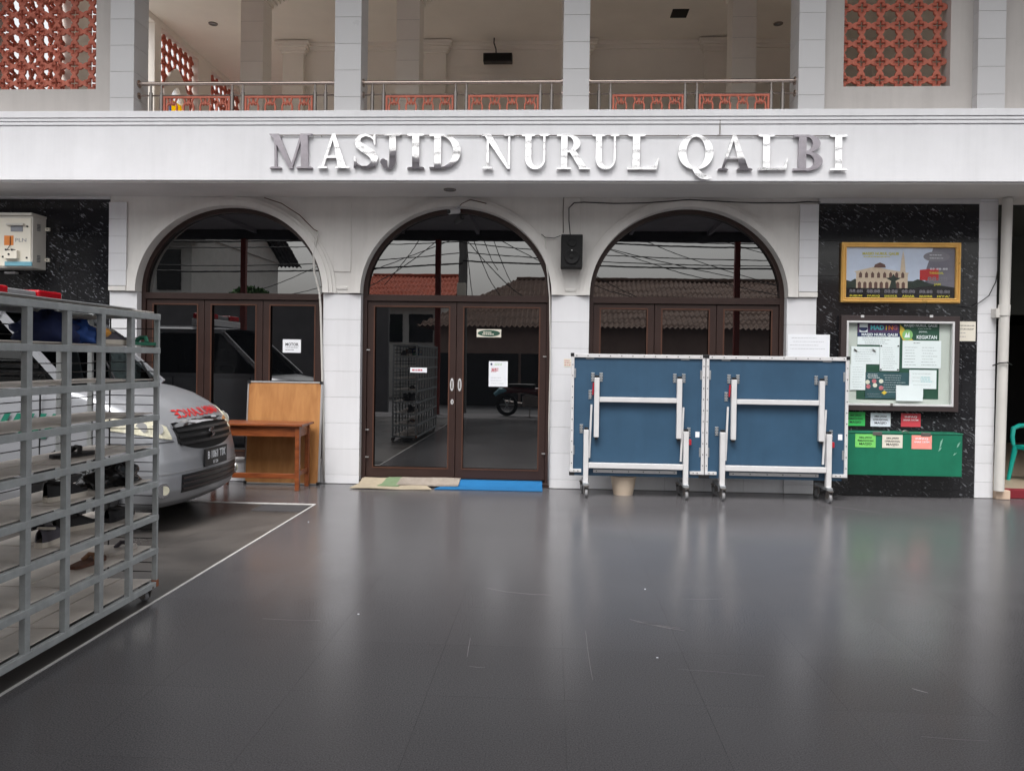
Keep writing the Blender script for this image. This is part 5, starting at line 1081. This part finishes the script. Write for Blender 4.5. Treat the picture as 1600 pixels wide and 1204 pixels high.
G().box(XR+.05, -4.0, VY-.76, VY+.76, .3, .7).obj('cabin_floor', 'van_black', van); G().box(-7.08, -7.03, VY-.7, VY+.7, 1.2, 1.8).obj('rear_panel', 'van_silver', van)
for x in (-3.72, -6.28):
    for s_ in (-1, 1):
        yo = VY+s_*.745
        wh = G().lathe([(.2, -.09), (.27, -.1), (.305, -.08), (.315, -.04), (.315, .04), (.305, .08), (.27, .1), (.2, .09)], (x, yo, .315), 32, 'y').obj('tyre', 'tyre', van, smooth=True)
        G().lathe([(0, s_*.06), (.06, s_*.075), (.1, s_*.06), (.17, s_*.085), (.205, s_*.095), (.21, s_*.07)], (x, yo, .315), 24, 'y').obj('rim', 'galv', wh, smooth=True)
        G().lathe([(0, s_*.078), (.33, s_*.079), (.345, s_*.086), (.37, s_*.086), (.37, s_*.075)], (x, VY+s_*.758, .36), 32, 'y').obj('wheel_arch', 'van_black', van, smooth=True)
lb = bx('light_bar', -4.98, -4.74, VY-.56, VY+.56, 1.885, 1.98, 'trim_white', van, .01)
for a, b in ((-.55, -.2), (.2, .55)): G().box(-4.97, -4.75, VY+a, VY+b, 1.982, 2.06).obj('red_lens', 'lamp_red', lb, bevel=.02)
G().box(-4.95, -4.77, VY-.195, VY+.195, 1.982, 2.045).obj('siren', 'wheel_grey', lb, bevel=.015)
M('stripe_green', (30, 110, 90), .4)
for s_ in (-1, 1):
    patch('panel_gap', s_*.42, s_*1.0, .742, .748, .0035, 'van_black', (24, 1)); patch('panel_gap', s_*.40, s_*.46, .87, 1.17, .0035, 'van_black', (1, 10)) if False else None
    patch('bumper_crease', s_*.0, s_*.98, .485, .492, .0035, 'wheel_grey', (24, 1))
    for x in (-4.02, -5.1, -6.0): bx('door_gap', x-.004, x+.004, VY+s_*.826, VY+s_*.838, .34, 1.17, 'van_black', van, 0)
van.location.x -= .08
for k in range(7):
    x = -4.05-.1*k; G().add([(x, VY-.838, .78), (x-.05, VY-.838, .78), (x+.06, VY-.834, .98), (x+.11, VY-.834, .98)], [(0, 1, 2, 3)]).obj('side_stripe', 'stripe_green', van)
# ------------------------------------------------------------------ the street behind the camera (seen mirrored in the glass)
M('roof_brown', (104, 84, 74), .85, var=.35, ns=5); M('roof_red', (168, 82, 58), .85, var=.25, ns=5); M('wall_pink', (150, 128, 120), .9, var=.15); M('shutter', (26, 28, 30), .6); M('wall_grey', (112, 110, 112), .9, var=.2, ns=1.2); M('wall_white', (206, 204, 200), .85, var=.1); M('pole_concrete', (110, 108, 106), .9); M('post_red', (132, 48, 40), .5, var=.15); M('canopy_dark', (70, 70, 74), .7); M('canopy_sheet', (176, 172, 178), .6); M('window_dark', (24, 26, 30), .1); M('leaf', (62, 96, 44), .8, var=.4, ns=3); M('bark', (70, 56, 44), .9); M('fence_paint', (150, 148, 146), .6)
def tiled_roof(parent, x0, x1, ye, ze, yr, zr, mat, waves=.2, courses=.3, hip=0):
    """curved-tile slope from the eave (ye, ze) to the ridge (yr, zr): real waves and stepped courses"""
    L = math.hypot(yr-ye, zr-ze); nc = max(3, int(L/courses)); nw = int((x1-x0)/waves)*6; g = G()
    def fn(u, v):
        k = v*nc; i = int(k); f_ = k-i
        x = x0+hip*v+(x1-x0-2*hip*v)*u; return (x, ye+(yr-ye)*v, ze+(zr-ze)*v+.035*math.sin(2*math.pi*x/waves)+.05*(1-f_)+.03*math.sin(x*1.3+i*2.1)*math.sin(i*1.7))
    g.grid(fn, nw, nc*3); return g.obj('roof_slope', mat, parent, smooth=False)
def house(name, label, x0, x1, yf, yb, ze, zr, wall, roof, over=.6, hip=0):
    t = thing(name, label, 'house', ((x0+x1)/2, yf, -.3)); ym = (yf+yb)/2
    G().box(x0, x1, yb, yf, -.32, ze).obj('walls', wall, t)
    tiled_roof(t, x0-over, x1+over, yf+over, ze-.1, ym, zr, roof, hip=hip); tiled_roof(t, x0-over, x1+over, yb-over, ze-.1, ym, zr, roof, hip=hip)
    if hip:
        for x, s_ in ((x0-over, 1), (x1+over, -1)): G().add([(x, yf+over, ze-.1), (x, yb-over, ze-.1), (x+s_*hip, ym, zr)], [(0, 1, 2)]).obj('hip_end', roof, t)
    for x in (() if hip else (x0, x1)): G().poly([(yf, ze), (yb, ze), (ym, zr-.12)], x-.08, x+.08, plane='yz').obj('gable', wall, t)
    bx('ridge_cap', x0-over+hip, x1+over-hip, ym-.12, ym+.12, zr-.02, zr+.12, roof, t, .03); return t
YH = -20.5
t = house('brown_roof_house', 'low house with weathered brown tile roof mirrored in the door and right arch', -4.6, 15, YH, YH-8, 2.78, 4.95, 'wall_pink', 'roof_brown', hip=3.6)
for k in range(6): bx('roller_shutter', -4.4+3.2*k, -1.3+3.2*k, YH, YH+.06, -.3, 1.7, 'shutter', t, .01)
t = house('red_roof_house', 'house with red tile roof mirrored in upper left of the door', -8.3, -5.2, -26, -32, 4.0, 5.55, 'wall_white', 'roof_red', .7)
for x in (-8, -6.6): bx('window', x, x+1.1, -26, -25.94, 2.2, 3.5, 'window_dark', t, .01)
t = house('white_house', 'white two-storey house with dark roof mirrored in the left arch', -24, -13.5, -19, -28, 6.0, 8.2, 'wall_white', 'canopy_dark', .9)
for x in (-22, -19.5, -17, -14.8):
    for z in (1.0, 3.9): w_ = bx('window', x, x+.9, -19, -18.93, z, z+1.5, 'window_dark', t, .01)
bx('balcony_slab', -24, -13.5, -19, -18.0, 3.3, 3.5, 'wall_white', t, .02); bx('eave_slab', -24.8, -12.8, -19.4, -17.9, 5.7, 5.95, 'wall_white', t, .02)
tag(bx('boundary_wall', -13.2, -5.4, -16.2, -16.0, -.32, 3.3, 'wall_grey', None, .02), 'tall grey rendered wall mirrored in the left arch', 'wall')
# forecourt canopy on red posts
cn = thing('forecourt_canopy', 'dark canopy on red steel posts mirrored at the top of the arches', 'canopy', (0, -8, 0))
G().box(-14, 14, -11.3, -6.6, 4.86, 4.95).obj('roof_sheet', 'canopy_sheet', cn)
for k in range(15): bx('purlin', -14+2*k-.04, -14+2*k+.04, -11.25, -6.65, 4.76, 4.858, 'canopy_sheet', cn, .004)
for y in (-11.25, -6.7): bx('edge_beam', -14, 14, y-.08, y+.08, 4.6, 4.857, 'canopy_dark' if y < -9 else 'canopy_sheet', cn, .008)
for x in (-8.3, -3.05, 4.75, 11): bx('post', x-.07, x+.07, -11.24, -11.1, -.32 if False else 0, 4.6, 'post_red', cn, .008)
for x in (-13.5, 13.5): bx('post', x-.07, x+.07, -6.77, -6.63, 0, 4.6, 'post_red', cn, .008)
G().box(-14, 14, -11.6, -10.0, -.4, -.002).obj('plinth', 'wall_grey', cn)
# utility poles and wires
for x, lab in ((-2.75, 'concrete utility pole mirrored in the middle of the door fanlight'), (-19, 'concrete utility pole far to the left along the street'), (15, 'concrete utility pole far to the right along the street')):
    u = thing('utility_pole', lab, 'utility pole', (x, -14.2, -.32), 'poles along the street')
    G().tube([(x, -14.2, -.32), (x, -14.2, 9.4)], [.16, .1], 14).obj('shaft', 'pole_concrete', u, smooth=True)
    for z in (6.6, 7.6, 8.6): bx('crossarm', x-.8, x+.8, -14.26, -14.14, z, z+.1, 'pole_concrete', u, .006)
    bx('junction_box', x-.14, x+.12, -14.05, -13.9, 3.3, 3.75, 'paper_cream', u, .01)
    G().tube([(x+.25*math.cos(rad(q*36)), -14.0, 5.8+.25*math.sin(rad(q*36))) for q in range(21)], .012, 5).obj('cable_coil', 'wire_black', u)
rr = random.Random(4)
for k in range(20):
    z = 4.5+.22*k+rr.uniform(-.08, .08); y = -14.05-rr.uniform(0, .3); pts = []
    for a, b in ((-19, -2.75), (-2.75, 15)):
        sg = rr.uniform(.25, .9); z2 = z+rr.uniform(-.15, .15)
        for i in range(13): s_ = i/12; pts.append((a+(b-a)*s_, y, z2-sg*4*s_*(1-s_)*.6))
    tag(G().tube(pts, .016 if k % 3 else .026, 5, cap=False).obj('street_wire', 'wire_black'), 'black overhead wire slung along the street between the poles', 'wire', 'overhead street wires')
for k in range(16):
    x2 = -13+1.9*k+rr.uniform(-2.5, 2.5); tag(G().tube([(-2.75+(x2+2.75)*i/10, -14.1-6.3*i/10, 5.2+[.0, 1.9, .5, 2.6, 1.2, 3.1, .8, 2.2][k % 8]-(1.9+[.0, 1.5, .3, 1.6, .9, 2.0, .5, .6][k % 8])*i/10-rr.uniform(.45, .5)*math.sin(math.pi*i/10)) for i in range(11)], .014, 5, cap=False).obj('street_wire', 'wire_black'), 'black drop wire running from the pole to a house', 'wire', 'house drop wires')
# tree by the white house
def tree(x, y, h, r, lab, seed):
    t = thing('tree', lab, 'tree', (x, y, -.32), 'street trees'); rr = random.Random(seed); g = G(); g.tube([(x, y, -.32), (x+.1, y, h*.4), (x, y+.1, h*.75)], [.16, .12, .05], 8)
    for k in range(6): a = k*1.05; g.tube([(x, y, h*.45+.1*k), (x+r*.6*math.cos(a), y+r*.6*math.sin(a), h*.7+.12*k)], [.06, .02], 6)
    g.obj('trunk', 'bark', t); c = G()
    for k in range(2600):
        while True:
            p = Vector((rr.uniform(-1, 1), rr.uniform(-1, 1), rr.uniform(-1, 1)))
            if .3 < p.length < 1 and math.sin(p.x*5+seed)*math.sin(p.y*6)*math.sin(p.z*5) < .35: break
        q = Vector((x+p.x*r, y+p.y*r, h*.75+p.z*r*.8)); a = Vector((rr.gauss(0, 1), rr.gauss(0, 1), rr.gauss(0, 1))).normalized()*.13; b = Vector((rr.gauss(0, 1), rr.gauss(0, 1), rr.gauss(0, 1))).normalized()*.07
        c.add([q-a, q+b, q+a, q-b], [(0, 1, 2, 3)])
    tag(link('crown', c.mesh('crown', fix=False), 'leaf', t), kind='stuff')
tree(-10.7, -17.6, 4.2, .95, 'green tree mirrored behind the red post in the left arch', 2); tree(-8.6, -18.4, 3.9, .8, 'small tree topping the grey wall mirrored in the left arch', 5)
# parked motorcycle across the street edge
M('moto_red', (86, 24, 28), .3, coat=.5)
mo = thing('motorcycle', 'dark red motorcycle mirrored low in the right door leaf', 'motorcycle', (-.55, -10.8, 0), rz=rad(8))
for x in (-.62, .62):
    w_ = local('wheel', G().lathe([(.2, -.035), (.25, -.045), (.285, -.03), (.29, 0), (.285, .03), (.25, .045), (.2, .035)], (x, 0, .29), 28, 'y'), 'tyre', mo, smooth=True)
    o = G(); 
    for k in range(6): o.bar((x, 0, .29), (x+.21*math.cos(k*1.047), 0, .29+.21*math.sin(k*1.047)), .02, .02, (0, 1, 0))
    o = o.mesh('spokes'); o2 = link('spokes', o, 'galv'); o2.parent = w_
local('body', G().grid(lambda u, v: (-.75+1.25*u, (.02+.13*math.sin(math.pi*min(1, u*1.1)))*math.cos(2*math.pi*v), .62+.1*(1-u)+(.14-.05*math.sin(math.pi*u))*math.sin(2*math.pi*v)), 14, 14), 'moto_red', mo, smooth='all')
local('seat', G().box(-.6, .12, -.12, .12, .76, .84), 'black_plastic', mo, bevel=.03); local('leg_shield', G().grid(lambda u, v: (.42+.16*v, -.2+.4*u, .42+.55*v+.06*math.sin(math.pi*u)), 8, 8), 'moto_red', mo, smooth='all')
local('fork', G().tube([(.62, 0, .29), (.5, 0, .7), (.42, 0, 1.02)], .035, 8), 'black_plastic', mo); local('handlebar', G().tube([(.36, -.34, 1.02), (.42, 0, 1.03), (.36, .34, 1.02)], .016, 8), 'black_plastic', mo); local('headlamp', G().lathe([(0, .02), (.07, .02), (.08, -.05), (.03, -.08)], (.5, 0, .97), 18, 'x'), 'lamp_glass', mo, smooth=True)
local('engine', G().box(-.2, .25, -.13, .13, .25, .55), 'dull_steel', mo, bevel=.04); local('mudguard', G().tube([(-.95, 0, .55), (-.8, 0, .66), (-.6, 0, .68)], [.05, .08, .06], 10), 'pale_blue', mo); local('exhaust', G().tube([(.1, -.15, .28), (-.7, -.17, .36)], [.03, .05], 10), 'dull_steel', mo); local('stand', G().tube([(0, .1, .3), (.02, .24, 0)], .014, 6), 'dull_steel', mo)
